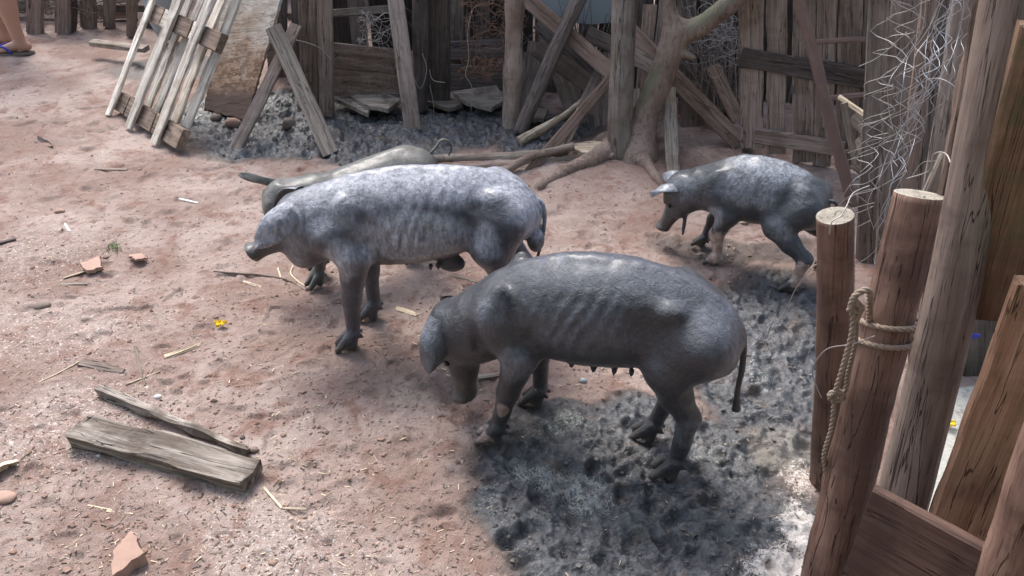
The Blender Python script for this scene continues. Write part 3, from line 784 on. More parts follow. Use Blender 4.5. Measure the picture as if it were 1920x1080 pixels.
for (px, py) in ((1000, 995), (1135, 1055), (1340, 1000), (1440, 890), (1270, 965), (1120, 870), (930, 900), (1400, 1040), (1060, 1040), (1330, 940), (820, 960), (760, 830), (560, 780), (700, 740), (480, 640), (600, 900), (1200, 560), (1120, 420), (330, 420), (420, 450), (1090, 480)) + tuple((random.uniform(60, 1480), 200 + 860 * random.random()) for _ in range(70)):
    c_ = G(px, py); d = np.sqrt(((GX - c_.x) / .030) ** 2 + ((GY - c_.y) / .022) ** 2)      # hoof prints
    GZ += (-.020 * np.exp(-d ** 2) + .008 * np.exp(-(d - 1.5) ** 2 * 5)) * (0.4 + .6 * mud_mask(np.array([[c_.x]]), np.array([[c_.y]]))[0, 0])
for (hx, hy) in HOOF:                                   # the ground is trodden flat under each foot
    k_ = .999 * np.exp(-(((GX - hx) ** 2 + (GY - hy) ** 2) / .048 ** 2) ** 2); GZ = GZ * (1 - k_) + k_ * np.minimum(GZ, -.001)
nx_, ny_ = GX.shape
I = np.arange(nx_ * ny_).reshape(nx_, ny_)
Fg = np.stack([I[:-1, :-1], I[1:, :-1], I[1:, 1:], I[:-1, 1:]], -1).reshape(-1, 4)
gme = mesh_np('ground', np.stack([GX, GY, GZ], -1).reshape(-1, 3), Fg)
mudv = mud_mask(GX, GY)
wx = GX + .03 * fbm(GX * 14, GY * 14, seed=41); wy = GY + .03 * fbm(GX * 14 + 4, GY * 14, seed=42)
sc1 = np.zeros_like(GX)
for (px, py, rx, ry, a) in ((1075, 905, .095, .05, 1), (1000, 885, .08, .035, .8), (1110, 940, .06, .05, .8), (1060, 790, .07, .04, .45), (1330, 850, .08, .06, .28), (1420, 700, .06, .1, .2), (680, 195, .3, .1, .35)):
    c_ = G(px, py); d = np.sqrt(((wx - c_.x) / rx) ** 2 + ((wy - c_.y) / ry) ** 2)
    sc1 = np.maximum(sc1, a * sstep(1.25, .55, d))
c_ = G(1470, 850); pud = sstep(1.3, .7, np.sqrt(((wx - c_.x) / .10) ** 2 + ((wy - c_.y) / .09) ** 2)) * .8
pale_patch = np.zeros_like(GX)      # pale patches mixed into the dirt colour
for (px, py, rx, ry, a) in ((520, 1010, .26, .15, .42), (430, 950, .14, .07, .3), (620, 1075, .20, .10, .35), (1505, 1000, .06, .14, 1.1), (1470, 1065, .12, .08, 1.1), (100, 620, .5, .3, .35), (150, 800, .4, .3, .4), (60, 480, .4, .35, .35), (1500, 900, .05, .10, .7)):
    c_ = G(px, py); d = np.sqrt(((wx - c_.x) / rx) ** 2 + ((wy - c_.y) / ry) ** 2); pale_patch = np.maximum(pale_patch, a * sstep(1.35, .3, d))
set_attr(gme, 'zones', np.stack([mudv.ravel(), sc1.ravel(), pud.ravel(), pale_patch.ravel()], 1))
def ground_material():
    m, nt, bs = new_mat('farmyard_earth', 0.9, 0.25)
    tc = nt.nodes.new('ShaderNodeTexCoord'); v = tc.outputs['Object']
    a = nt.nodes.new('ShaderNodeAttribute'); a.attribute_name = 'zones'
    sp = nt.nodes.new('ShaderNodeSeparateColor'); nt.links.new(a.outputs['Color'], sp.inputs[0])
    n1 = noise(nt, v, 2.2, 6, 0.62); n2 = noise(nt, v, 30, 6, 0.72, .5); n3 = noise(nt, v, 150, 3, 0.7); n4 = noise(nt, v, 7.5, 5, 0.65, .4)
    c = mixc(nt, ramp(nt, n1, .36, .66), (0.225, 0.157, 0.132), (0.36, 0.285, 0.25))
    c = mixc(nt, ramp(nt, n4, .50, .68), c, (0.21, 0.130, 0.105))
    c = mixc(nt, ramp(nt, n2, .54, .72), c, (0.16, 0.10, 0.08))
    c = mixc(nt, ramp(nt, n3, .66, .78), c, (0.50, 0.43, 0.385))
    mu = mixc(nt, ramp(nt, n2, .36, .60), (0.028, 0.029, 0.032), (0.080, 0.082, 0.088))
    mu = mixc(nt, ramp(nt, n4, .52, .68), mu, (0.085, 0.064, 0.054))
    c = mixc(nt, ramp(nt, sp.outputs[0], .02, .5), c, (0.125, 0.090, 0.075))
    c = mixc(nt, ramp(nt, sp.outputs[0], .30, .85), c, mu)
    # pale scum drying on the mud, in torn threads
    n5 = noise(nt, v, 42, 5, 0.6, 1.6)
    sb = nt.nodes.new('ShaderNodeMath'); sb.operation = 'SUBTRACT'; sb.inputs[1].default_value = .5; nt.links.new(n5, sb.inputs[0])
    ab = nt.nodes.new('ShaderNodeMath'); ab.operation = 'ABSOLUTE'; nt.links.new(sb.outputs[0], ab.inputs[0])
    th = nt.nodes.new('ShaderNodeMath'); th.operation = 'MULTIPLY_ADD'; th.inputs[1].default_value = .085; th.inputs[2].default_value = 0
    nt.links.new(sp.outputs[1], th.inputs[0])
    lt = nt.nodes.new('ShaderNodeMath'); lt.operation = 'LESS_THAN'; nt.links.new(ab.outputs[0], lt.inputs[0]); nt.links.new(th.outputs[0], lt.inputs[1])
    c = mixc(nt, lt.outputs[0], c, (0.24, 0.25, 0.235))
    c = mixc(nt, sp.outputs[2], c, (0.17, 0.15, 0.125))
    nt.links.new(c, bs.inputs['Base Color'])
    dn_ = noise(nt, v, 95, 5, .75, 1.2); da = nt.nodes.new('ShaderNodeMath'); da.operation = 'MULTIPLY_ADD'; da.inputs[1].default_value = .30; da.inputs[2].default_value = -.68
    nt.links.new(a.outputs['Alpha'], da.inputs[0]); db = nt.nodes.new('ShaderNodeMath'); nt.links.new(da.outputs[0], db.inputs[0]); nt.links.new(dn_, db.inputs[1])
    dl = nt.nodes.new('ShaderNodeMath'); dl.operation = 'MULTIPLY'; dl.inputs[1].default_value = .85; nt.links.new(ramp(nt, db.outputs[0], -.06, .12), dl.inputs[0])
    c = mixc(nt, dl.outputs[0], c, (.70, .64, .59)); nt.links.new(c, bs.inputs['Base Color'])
    rr = nt.nodes.new('ShaderNodeMapRange'); rr.inputs['To Min'].default_value = .9; rr.inputs['To Max'].default_value = .20
    nt.links.new(sp.outputs[0], rr.inputs['Value']); nt.links.new(rr.outputs[0], bs.inputs['Roughness'])
    sv = nt.nodes.new('ShaderNodeMapRange'); sv.inputs['To Min'].default_value = .12; sv.inputs['To Max'].default_value = .85; nt.links.new(sp.outputs[0], sv.inputs['Value']); nt.links.new(sv.outputs[0], bs.inputs['Specular IOR Level'])
    bump(nt, bs, n2, 1.0, .012); bump(nt, bs, n3, .8, .003)
    return m
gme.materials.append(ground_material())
tag(obj('ground', gme), kind='structure')
def gz(x, y):
    return float(ground_z(np.array([[x]]), np.array([[y]]), False)[0, 0])
def rest(p, up=0.0):
    return Vector((p.x, p.y, gz(p.x, p.y) + up))

# ---------------------------------------------------------------- single boards and poles of the yard
FACE = (0, -1, .25)
def plank(name, label, cat, a, b, wpx, t, mat, group=None, parent=None, face=FACE, **kw):
    """a, b = (pixel x, pixel y, metres out) of the two ends; Y None = standing on the ground"""
    P = [G(q[0], q[1]) - Vector((0, 0, .015)) if q[2] is None else at(*q) for q in (a, b)]
    o = board(name, P[0], P[1], wid(wpx, (P[0] + P[1]) / 2), t, mat, parent, face, **kw)
    if label: tag(o, label, cat, group)
    return o
def rod(name, label, cat, a, b, wpx0, wpx1, mats, group=None, parent=None, **kw):
    P = [G(q[0], q[1]) - Vector((0, 0, .02)) if q[2] is None else at(*q) for q in (a, b)]
    o = pole(name, P[0], P[1], wid(wpx0, P[0]) / 2, wid(wpx1, P[1]) / 2, [M[m] for m in mats], parent, **kw)
    if label: tag(o, label, cat, group)
    return o
TOP = -60
# two boards crossed like an A, and the plank leaning beside them
plank('plank', 'narrow brown plank, left leg of the crossed pair beside the mud-splashed panel', 'plank', (437, 280, None), (556, 46, 4.15), 24, .02, 'brown', face=(-.3, -1, .2), seed=3)
plank('plank', 'grey-brown plank with a chipped foot, right leg of the crossed pair', 'plank', (619, 285, None), (512, 50, 4.08), 31, .022, 'grey', face=(.2, -1, .3), seed=4)
plank('plank', 'long grey-brown plank leaning almost upright against the fence posts left of the square post', 'plank', (775, 240, None), (735, TOP, 4.30), 31, .022, 'brown', face=(.1, -1, .3), seed=5)

# ---- the ramshackle enclosure behind
en = thing('enclosure_fence', 'ramshackle enclosure of dark posts, low boards and rusty chicken wire in the middle distance', 'fence', G(700, 200))
def epost(px, base, w_, mat='dark', Yo=0.0, rnd=False, top=TOP, lean=0):
    Y = G(px, base).y + Yo
    if rnd: return rod('post', None, None, (px, base, Y), (px + lean, top, Y + .05), w_, w_ * .95, (mat, 'cut'), parent=en, rough=.09)
    return plank('post', None, None, (px, base, Y), (px + lean, top, Y + .04), w_, .05, mat, parent=en, rag=1.2)
epost(583, 205, 32, 'brown', lean=-8); epost(613, 217, 26, 'brown', lean=-6); epost(560, 190, 26, 'dark', .15); epost(786, 208, 30, 'dark', rnd=True)
epost(823, 198, 42, 'dark'); epost(856, 175, 30, 'grey', .25, top=-60); epost(520, 178, 34, 'dark', .3); epost(905, 170, 26, 'dark', .35); epost(640, 150, 22, 'dark', .6); epost(690, 120, 30, 'brown', 1.0)
Yb = G(690, 205).y + .06
plank('board', None, None, (622, 150, Yb), (752, 162, Yb), 66, .02, 'brown', parent=en, warp=2)
plank('board', None, None, (618, 103, Yb + .02), (742, 116, Yb + .02), 46, .02, 'brown', parent=en)
plank('board', None, None, (835, 150, Yb + .25), (950, 158, Yb + .25), 60, .02, 'dark', parent=en)
plank('board', None, None, (835, 95, Yb + .4), (960, 90, Yb + .4), 34, .02, 'dark', parent=en)
plank('rail', None, None, (540, 32, Yb + .5), (760, 14, Yb + .5), 14, .03, 'grey', parent=en)
plank('rail', None, None, (500, 100, Yb + .35), (620, 96, Yb + .35), 40, .02, 'brown', parent=en)
# chicken wire over the low boards
cw = []
for i in range(26):
    for j in range(11):
        x0 = 622 + i * 5.2 + (j % 2) * 2.6; y0 = 92 + j * 9.5
        q = [(x0, y0), (x0 + 2.6, y0 + 3.5), (x0 + 2.6, y0 + 7.5), (x0, y0 + 11)]
        if random.random() < .22: continue
        jit = lambda: random.uniform(-1.4, 1.4)
        P = [at(a + 6 * math.sin(b * .05) + jit(), b + 4 * math.sin(a * .06) + jit(), Yb - .035 - .02 * math.sin(a * .09 + b * .05)) for a, b in q]
        cw.append(P)
        P2 = [P[0], at(x0 - 2.6, y0 - 3 + jit(), Yb - .04)]; cw.append(P2)
obj('chicken_wire', wires_me('chicken_wire', cw, .0011, [M['rust']], 4), en)
def tangle(n, cx, cy, rx, ry, Y, dY, steps=14, step=9, curl=.9, down=.0):
    out = []
    for _ in range(n):
        x = random.gauss(cx, rx * .5); y = random.gauss(cy, ry * .5); yy = Y + random.uniform(-dY, dY); a = random.uniform(0, 6.28); ca = random.uniform(-curl, curl); P = []
        for k in range(steps):
            P.append(at(x, y, yy)); a += ca * .45 + random.uniform(-.55, .55); x += math.cos(a) * step; y += math.sin(a) * step * .8 + down; yy += random.uniform(-.015, .015)
            if abs(x - cx) > rx * 1.3 or abs(y - cy) > ry * 1.3: a += 2.4
        out.append(smooth_pts(P, steps * 2))
    return out
o = obj('tangled_wire', wires_me('tangled_wire', tangle(46, 925, 30, 42, 55, Yb - .05, .10) + tangle(34, 905, 128, 28, 16, Yb - .10, .08, 12, 7), .0017, [M['rust']], 4)); tag(o, 'big tangle of rusty wire hanging left of the round barked post', 'wire')
o = obj('tangled_wire', wires_me('tangled_wire', tangle(30, 715, 60, 30, 28, Yb - .06, .06, 12, 7), .0014, [M['wire']], 4)); tag(o, 'grey-brown wire tangle above the low board beside the leaning plank', 'wire')
o = obj('tangled_wire', wires_me('tangled_wire', tangle(40, 1340, 75, 38, 70, 4.0, .12, 16, 9), .0013, [M['wire']], 4)); tag(o, 'loose grey wire tangle between the forked tree and the gate', 'wire')
o = obj('tangled_wire', wires_me('tangled_wire', tangle(14, 1290, 215, 26, 18, 3.85, .05, 12, 7), .0013, [M['rust']], 4)); tag(o, 'small rusty wire knot low behind the fallen diagonal board', 'wire')
for lb_, r_, q in (('pale wire hanging down the face of the round barked post', .0022, [(945, -20), (951, 20), (967, 45), (973, 70)]), ('long loose wire hanging down through the rusty tangle', .002, [(885, 20), (877, 60), (879, 110), (873, 140), (885, 165), (883, 210)]),
                    ('bent wire reaching from the crossed planks to the dark posts', .0018, [(555, 75), (575, 80), (600, 90), (620, 110)]), ('looped wire between the leaning plank and the round dark post', .0018, [(770, 110), (778, 150), (790, 165), (800, 130), (792, 100)]),
                    ('short wire bent across the foot of the square post', .0018, [(805, 130), (812, 150), (835, 155)]), ('wire end dangling below the square post', .0018, [(806, 160), (812, 190), (814, 225)])):
    o = obj('loose_wire', wires_me('loose_wire', [smooth_pts([at(a, b, Yb - .19) for a, b in q], 26)], r_, [M['wire']])); tag(o, lb_, 'wire')
rod('post', 'round barked post with peeling pale top, right of the rusty wire tangle', 'post', (960, 235, None), (966, TOP, 4.05), 38, 34, ('bark', 'cut'), rough=.14, seg=22)

# ---- back wall of old boards and dark shed front beyond
bw = thing('shed', 'dark plank shed front with gaps standing behind the enclosure', 'shed', (0, 5.3, 0))
xs = -1.35
k = 0
while xs < 2.9:
    wv = random.uniform(.09, .17); sink = random.uniform(0, .04)
    Yw = 5.25 + random.uniform(-.02, .02) - .12 * max(0, xs)
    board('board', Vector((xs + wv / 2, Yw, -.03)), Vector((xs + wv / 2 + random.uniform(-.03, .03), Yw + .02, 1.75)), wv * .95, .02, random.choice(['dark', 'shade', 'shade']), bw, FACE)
    xs += wv + random.choice([0, .005, .02]); k += 1
board('rail', Vector((-1.4, 5.18, .55)), Vector((1.4, 5.18, .60)), .09, .03, 'brown', bw)
me = mesh_np('roof', [(-1.5, 4.6, 1.85), (3, 4.4, 1.85), (3, 7, 2.1), (-1.5, 7, 2.1), (-1.5, 4.6, 1.87), (3, 4.4, 1.87), (3, 7, 2.12), (-1.5, 7, 2.12)], [(3, 2, 1, 0), (4, 5, 6, 7), (0, 1, 5, 4), (1, 2, 6, 5), (2, 3, 7, 6), (3, 0, 4, 7)], [M['tin']], smooth=False)
obj('roof', me, bw)

# ---- far fence on the left
ff = thing('old_fence', 'low weathered fence of uneven posts and boards along the far left edge of the yard', 'fence', G(150, 60))
for (px, base, w_, lean, mt) in ((8, 66, 44, -4, 'grey'), (66, 62, 28, 2, 'brown'), (118, 62, 24, 0, 'brown'), (134, 58, 15, 2, 'dark'), (168, 52, 26, -3, 'brown'), (205, 50, 18, 3, 'brown'), (247, 66, 17, 0, 'red'), (285, 50, 22, 0, 'dark'), (-40, 70, 30, 0, 'brown')):
    Y = G(px, base).y
    plank('post', None, None, (px, base + 3, Y), (px + lean, TOP, Y + .05), w_, .05, mt, parent=ff, rag=1.5)
for (x0, y0, x1, y1, w_, mt) in ((0, 40, 110, 46, 20, 'dark'), (60, 12, 280, 16, 12, 'dark'), (90, 48, 260, 40, 9, 'dark'), (200, 24, 250, 22, 22, 'red'), (205, -4, 260, -6, 20, 'brown'), (-30, 20, 90, 5, 16, 'dark'), (150, 30, 210, 28, 14, 'brown'), (-40, 60, 30, 66, 8, 'dark')):
    plank('board', None, None, (x0, y0, 5.95), (x1, y1, 5.95), w_, .02, mt, parent=ff)
o = obj('chicken_wire', wires_me('chicken_wire', tangle(36, 110, 15, 70, 25, 5.75, .1, 14, 8), .0016, [M['grey']], 4), ff)
o = obj('brush_pile', wires_me('brush_pile', tangle(90, 60, -20, 180, 30, 6.2, .25, 10, 14), .006, [M['brown']], 4)); tag(o, 'heap of dry brown brushwood behind the far left fence', 'brushwood')
hb = []
for i in range(44):
    x0 = -4.9 + i * .125
    hb.append(board('board', Vector((x0, 6.7 + random.uniform(-.03, .03), -.03)), Vector((x0 + random.uniform(-.05, .05), 6.75, 1.5 + random.uniform(-.1, .2))), random.uniform(.08, .13), .02, random.choice(['dark', 'brown', 'grey']), ff))

def brush(label, cx, rx, y0, y1, Y, n):
    W = []
    for i in range(n):
        x = random.gauss(cx, rx * .5); a = random.gauss(0, .45); y = y1 + random.uniform(-20, 10); P = []; yy = Y + random.uniform(-.12, .12)
        for k in range(7):
            P.append(at(x, y, yy + .02 * k)); x += math.sin(a) * 22; y -= math.cos(a) * (y1 - y0) / 6 * random.uniform(.6, 1.1); a += random.uniform(-.35, .35)
        W.append(smooth_pts(P, 18))
    o = obj('brushwood', wires_me('brushwood', W, [np.linspace(random.uniform(.003, .009), .0015, len(q)) for q in W], [M['brown']], 6)); tag(o, label, 'brushwood')
brush('upright dry sticks and brush behind the rusty wire tangle', 900, 60, -60, 165, 4.75, 34)
brush('dry brush standing in the shade between forked tree and gate', 1330, 60, -40, 230, 4.0, 40)
brush('thin dry sticks behind the leaning board pile', 1080, 90, -60, 230, 4.5, 40)

# ---- pallet leaning back at the left, and the panel behind it
A0, A1 = G(216, 214), G(334, 290)
bx = (A1 - A0).normalized(); back = Vector((-bx.y, bx.x, 0)).normalized()
if back.y < 0: back = -back
LEAN = R(36)
upv = (back * math.sin(LEAN) + Vector((0, 0, 1)) * math.cos(LEAN)).normalized()
pn = bx.cross(upv); pn = pn if pn.y < 0 else -pn
PW = (A1 - A0).length
pal = thing('pallet', 'pale slatted wooden pallet with a muddy foot, leaning back at upper left', 'pallet', A0)
def pp(u, v_, d=0): return A0 + bx * (u * PW) + upv * v_ + pn * d
def pslat(u0, u1, v0, v1, d, w_, mat='pallet', t=.016): board('slat', pp(u0, v0, d), pp(u1, v1, d), w_, t, mat, pal, pn, rag=1.3)
for (v_, w_, nm) in ((.075, .105, 'stringer'), (.58, .095, 'stringer'), (1.08, .095, 'stringer')):
    for (ua, ub, mt) in ((0.0, .17, 'stringer'), (.17, .335, 'pallet' if v_ > .3 else 'stringer'), (.335, .60, 'stringer'), (.60, .77, 'pallet' if v_ > .3 else 'stringer'), (.77, 1.0, 'stringer')):
        b = board('stringer_block', pp(ua + .004, v_, 0), pp(ub - .004, v_, 0), w_, .04, mt, pal, pn, rag=.9)
for (u, w_) in ((.015, .042), (.37, .054), (.74, .056)): pslat(u, u + .0, -.02, 1.16, .040, w_ * 1.2)
for (u, w_) in ((.10, .046), (.30, .046), (.425, .050), (.71, .050), (.86, .056)): pslat(u, u, .12, 1.15, -.040, w_ * 1.3)
o = thing('panel', 'large pale board splashed with brown mud, leaning behind the pallet', 'board', G(420, 215))
B0, B1 = at(385, 205, 4.16), at(462, 226, 4.05)
T0, T1 = at(428, -40, 4.62), at(540, -40, 4.55)
def panel_me(q, t, name, nu=26, nv=50):
    a, b, c_, d = q; nrm = (b - a).cross(d - a).normalized(); V = []; 
    for s_ in (0, 1):
        for i in range(nu + 1):
            for j in range(nv + 1):
                u, v_ = i / nu, j / nv
                p = (a * (1 - u) + b * u) * (1 - v_) + (d * (1 - u) + c_ * u) * v_
                e = min(u, 1 - u, v_, 1 - v_)
                if e == 0: p = p + (b - a).normalized() * random.uniform(-.004, .004) + (d - a).normalized() * (random.uniform(-.012, .006) if v_ == 0 else 0)
                V.append(p + nrm * (t * (s_ - .5)) + nrm * .004 * math.sin(u * 3 + v_ * 5))
    K = (nu + 1) * (nv + 1); F = []
    for i in range(nu):
        for j in range(nv):
            x = i * (nv + 1) + j; y = x + nv + 1
            F.append((x, x + 1, y + 1, y)); F.append((K + x, K + y, K + y + 1, K + x + 1))
    for i in range(nu):
        for j in (0, nv):
            x = i * (nv + 1) + j; y = x + nv + 1; F.append((x, y, K + y, K + x))
    for j in range(nv):
        for i in (0, nu):
            x = i * (nv + 1) + j; F.append((x, K + x, K + x + 1, x + 1))
    m = mesh_np(name, V, F, [M['panel']], smooth=False); fix_normals(m); return m
pm = panel_me((B0, B1, T1, T0), .02, 'board')
vv = me_arrays(pm)[0]; hgt = vv[:, 2]
splash = fbm(vv[:, 0] * 18, vv[:, 1] * 18, vv[:, 2] * 9, 17, 4)
z1 = sstep(.16, .08, hgt + splash * .03); z2 = sstep(.52, .15, hgt + splash * .16) * .75
set_attr(pm, 'zones', np.stack([z1, z2, z1 * 0], 1))
nt = M['panel'].node_tree; bs = nt.nodes['Principled BSDF']; src = bs.inputs['Base Color'].links[0].from_socket
a_ = nt.nodes.new('ShaderNodeAttribute'); a_.attribute_name = 'zones'; sp_ = nt.nodes.new('ShaderNodeSeparateColor'); nt.links.new(a_.outputs['Color'], sp_.inputs[0])
sn = noise(nt, coords(nt), 26, 6, .75); ml = nt.nodes.new('ShaderNodeMath'); ml.operation = 'MULTIPLY'; nt.links.new(ramp(nt, sn, .45, .56), ml.inputs[0]); nt.links.new(sp_.outputs[1], ml.inputs[1])
cc = mixc(nt, sp_.outputs[1], src, (.42, .255, .16)); cc = mixc(nt, ml.outputs[0], cc, (.17, .10, .068)); cc = mixc(nt, sp_.outputs[0], cc, (.17, .12, .10))
nt.links.new(cc, bs.inputs['Base Color'])
obj('board', pm, o)
plank('plank', 'pale plank lying flat on the ground behind the pallet, far left', 'plank', (172, 80, 5.15), (275, 92, 4.95), 16, .03, 'grey', face=(0, -.2, 1), seed=8)
rod('bag', None, None, (300, -60, 4.75), (304, 52, 4.7), 56, 20, ('tin',), rough=.2, bend=.02) if False else None
bm_ = Field((-.18, -.12, 0), (.18, .12, .75), .012)
bm_.add(bm_.cone((0, 0, .10), (.02, 0, .60), .07, .10), .03); bm_.add(bm_.ell((.02, 0, .3), (.11, .09, .25)), .05)
bm_.f = bm_.f - (.02 * fbm(bm_.X * 14, bm_.Y * 14, bm_.Z * 6, 9, 3)).astype(np.float32)
v, f = bm_.surface(); p_ = G(318, 78); o = obj('sack', mesh_np('sack', v, f, [M['tin']]), None, Matrix.Translation(p_)); tag(o, 'limp grey sack standing behind the pallet slats', 'sack')

# ---- flat slabs along the foot of the enclosure
def slab(label, poly, z, t, mat, cat='slab', name='flat_slab', tilt=(0, 0)):
    P = [G(px, py, z) for px, py in poly]; c_ = sum(P, Vector()) / len(P); V = []; n = len(P)
    R_ = [];
    for i in range(n):
        a, b = P[i], P[(i + 1) % n]
        for k in range(6):
            p = a.lerp(b, k / 6); R_.append(p + Vector((random.uniform(-1, 1), random.uniform(-1, 1), 0)) * .005)
    K = len(R_)
    tz = lambda p: tilt[0] * (p.x - c_.x) + tilt[1] * (p.y - c_.y)
    V = [Vector((p.x, p.y, z + tz(p))) for p in R_] + [Vector((c_.x + (p.x - c_.x) * .985, c_.y + (p.y - c_.y) * .985, z + t * 0 + tz(p) + .003)) for p in R_] + [Vector((p.x, p.y, z - t + tz(p))) for p in R_]
    V = [v_ - c_ for v_ in V]
    F = [tuple(range(K, 2 * K)), tuple(reversed(range(2 * K, 3 * K)))]
    for i in range(K):
        j = (i + 1) % K; F.append((i, j, K + j, K + i)); F.append((2 * K + i, 2 * K + j, j, i))
    m = mesh_np(name, V, F, [M[mat]], smooth=False); fix_normals(m)
    o = obj(name, m, None, Matrix.Translation(c_)); tag(o, label, cat); return o
slab('whitish crumbling slab, left one at the foot of the chicken-wired board', [(620, 182), (652, 168), (700, 192), (690, 208)], .06, .02, 'slab', tilt=(.0, .1))
slab('whitish crumbling slab, right one overlapping its neighbour below the chicken-wired board', [(655, 180), (700, 166), (752, 186), (730, 204), (690, 198)], .075, .022, 'slab')
slab('small pale plank end on the ground beside the square post', [(792, 188), (850, 184), (864, 196), (842, 204)], .035, .02, 'grey', 'plank', 'plank')
slab('wide greenish slab lying between the square post and the barked post', [(848, 172), (930, 160), (950, 185), (922, 204), (870, 190)], .05, .02, 'slab')
slab('small pale board lying at the foot of the barked post, half over the mud', [(962, 215), (985, 200), (1028, 206), (1020, 222), (985, 224)], .06, .018, 'grey', 'plank', 'plank')
slab('short light board lying flat in front of the leaning pile by the tree foot', [(1074, 270), (1110, 264), (1136, 268), (1133, 280), (1100, 288), (1076, 280)], .05, .03, 'pale', 'plank', 'plank')

# ---- leaning pile between the barked post and the tree
me = mesh_np('sheet', *[[tuple(p) for p in (at(990, -60, 4.62), at(1165, -60, 4.62), at(1160, 40, 4.60), at(1110, 46, 4.60), at(1000, 34, 4.60), at(990, -60, 4.63), at(1165, -60, 4.63), at(1160, 40, 4.61), at(1110, 46, 4.61), at(1000, 34, 4.61))], [(0, 1, 2, 3, 4), (9, 8, 7, 6, 5), (0, 5, 6, 1), (1, 6, 7, 2), (2, 7, 8, 3), (3, 8, 9, 4), (4, 9, 5, 0)]], [M['tin']], smooth=False)
tag(obj('metal_sheet', me), 'dull blue-grey metal sheet behind the leaning boards', 'metal sheet')
pile = [
    ('plank', 'light orange-brown plank slanting down from upper left onto the straight pale trunk', (972, -15, 4.22), (1150, 140, 3.92), 29, .02, 'red'),
    ('plank', 'dark grey-brown board half hidden behind the light orange-brown plank', (1010, 40, 4.30), (1120, 150, 4.15), 32, .02, 'dark'),
    ('plank', 'thick rounded-end brown board lying across the pile below the light slanting plank', (1005, 88, 4.12), (1108, 158, 4.05), 34, .03, 'brown'),
    ('plank', 'thin straight brown lath propped across the front of the pile', (988, 322, None), (1150, 142, 3.90), 19, .015, 'red'),
    ('plank', 'narrow brown lath standing behind the thin straight one', (1042, 300, None), (1128, 118, 4.08), 17, .015, 'brown'),
    ('plank', 'short brown board end sticking up between the sheet and the pale trunk', (1100, 62, 4.16), (1160, 90, 4.10), 29, .022, 'brown'),
    ('plank', 'broad brown board standing at the back of the leaning pile', (1100, 275, 4.0), (1052, 130, 4.20), 38, .02, 'brown'),
    ('plank', 'broad dull board at the back of the pile, just right of the barked post', (990, 205, 4.25), (1010, 80, 4.45), 40, .02, 'brown'),
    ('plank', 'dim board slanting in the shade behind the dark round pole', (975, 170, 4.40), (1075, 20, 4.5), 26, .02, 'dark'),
    ('plank', 'brown board standing in the shade left of the pale trunk foot', (1130, 270, 3.95), (1128, 170, 4.15), 30, .02, 'brown'),
    ('plank', 'square-ended brown board rising behind the forked tree, left of two', (1200, 225, 3.95), (1219, 8, 4.12), 25, .02, 'red'),
    ('plank', 'narrow brown board rising behind the forked tree, right of two', (1222, 225, 4.05), (1246, -5, 4.25), 18, .02, 'brown'),
    ('plank', 'long heavy plank falling from behind the forked tree down to the gate foot', (1172, 52, 3.98), (1386, 268, 3.72), 32, .028, 'red'),
    ('plank', 'shorter square-ended plank just under the long heavy plank', (1180, 98, 3.93), (1262, 152, 3.84), 29, .024, 'brown'),
    ('plank', 'small angled board with a pale sawn edge between the two trunks', (1186, 208, 3.85), (1186, 166, 3.90), 34, .02, 'brown'),
    ('plank', 'pale split plank standing upright right of the forked tree', (1264, 325, None), (1255, 165, 3.82), 25, .02, 'grey'),
    ('plank', 'short stub of brown board leaning on the gate post', (1384, 225, 3.78), (1335, 122, 3.90), 25, .03, 'red'),
    ('plank', 'thin splintered board in the shade behind the board stub', (1340, 255, 3.95), (1312, 140, 4.05), 22, .02, 'brown'),
    ('plank', 'dull broad board behind the foot of the pale split plank', (1300, 275, 3.95), (1296, 150, 4.1), 44, .02, 'brown'),
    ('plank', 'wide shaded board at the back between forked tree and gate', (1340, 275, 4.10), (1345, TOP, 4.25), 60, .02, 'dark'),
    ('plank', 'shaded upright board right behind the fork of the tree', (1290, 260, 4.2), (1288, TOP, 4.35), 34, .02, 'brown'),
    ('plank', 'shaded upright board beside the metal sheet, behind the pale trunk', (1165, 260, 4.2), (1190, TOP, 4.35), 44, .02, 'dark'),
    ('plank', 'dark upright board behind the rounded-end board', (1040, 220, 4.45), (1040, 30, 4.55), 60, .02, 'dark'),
]
for (nm, lb, a, b, w_, t_, mt) in pile:
    f_ = (0, -.3, 1) if False else (random.uniform(-.25, .25), -1, random.uniform(.1, .5))
    plank(nm, lb, 'plank', a, b, w_, t_, mt, 'boards of the leaning pile', face=f_)
rod('pole', 'dark round pole leaning across the pile, lower end by the barked post', 'pole', (974, 250, 3.86), (1104, -40, 4.15), 27, 29, ('dark', 'cut'), rough=.07)
rod('branch', 'pale debarked branch with a blunt end, lying low on the pile', 'branch', (974, 266, 3.72), (1108, 172, 3.95), 20, 8, ('pale', 'pale'), rough=.22, bend=.02)
rod('branch', 'thin grey twig slanting under the lath', 'branch', (1045, 262, 3.80), (1142, 165, 3.98), 5, 4, ('grey', 'grey'), rough=.1, bend=.02)
def log(label, cat, a, b, w0, w1, mats, up=(0, 0), **kw):
    P = [rest(G(*q)) for q in (a, b)]; r = [wid(w_, p) / 2 for w_, p in zip((w0, w1), P)]
    for p, q, u in zip(P, r, up): p.z += q * .8 + u
    return tag(pole('log', P[0], P[1], r[0], r[1], [M[m] for m in mats], None, **kw), label, cat)
log('upper thick rotten log lying along the ground behind the pale pig', 'log', (795, 302), (1062, 290), 14, 20, ('grey', 'cut'), rough=.22, bend=.02)
log('lower thinner log lying in front of the rotten log', 'log', (845, 318), (1150, 297), 11, 14, ('bark', 'cut'), rough=.15, bend=.015)
log('crooked stick rising from behind the pale pig towards the logs', 'branch', (945, 332), (1075, 300), 16, 15, ('bark', 'cut'), (0, .05), rough=.15, bend=.03)

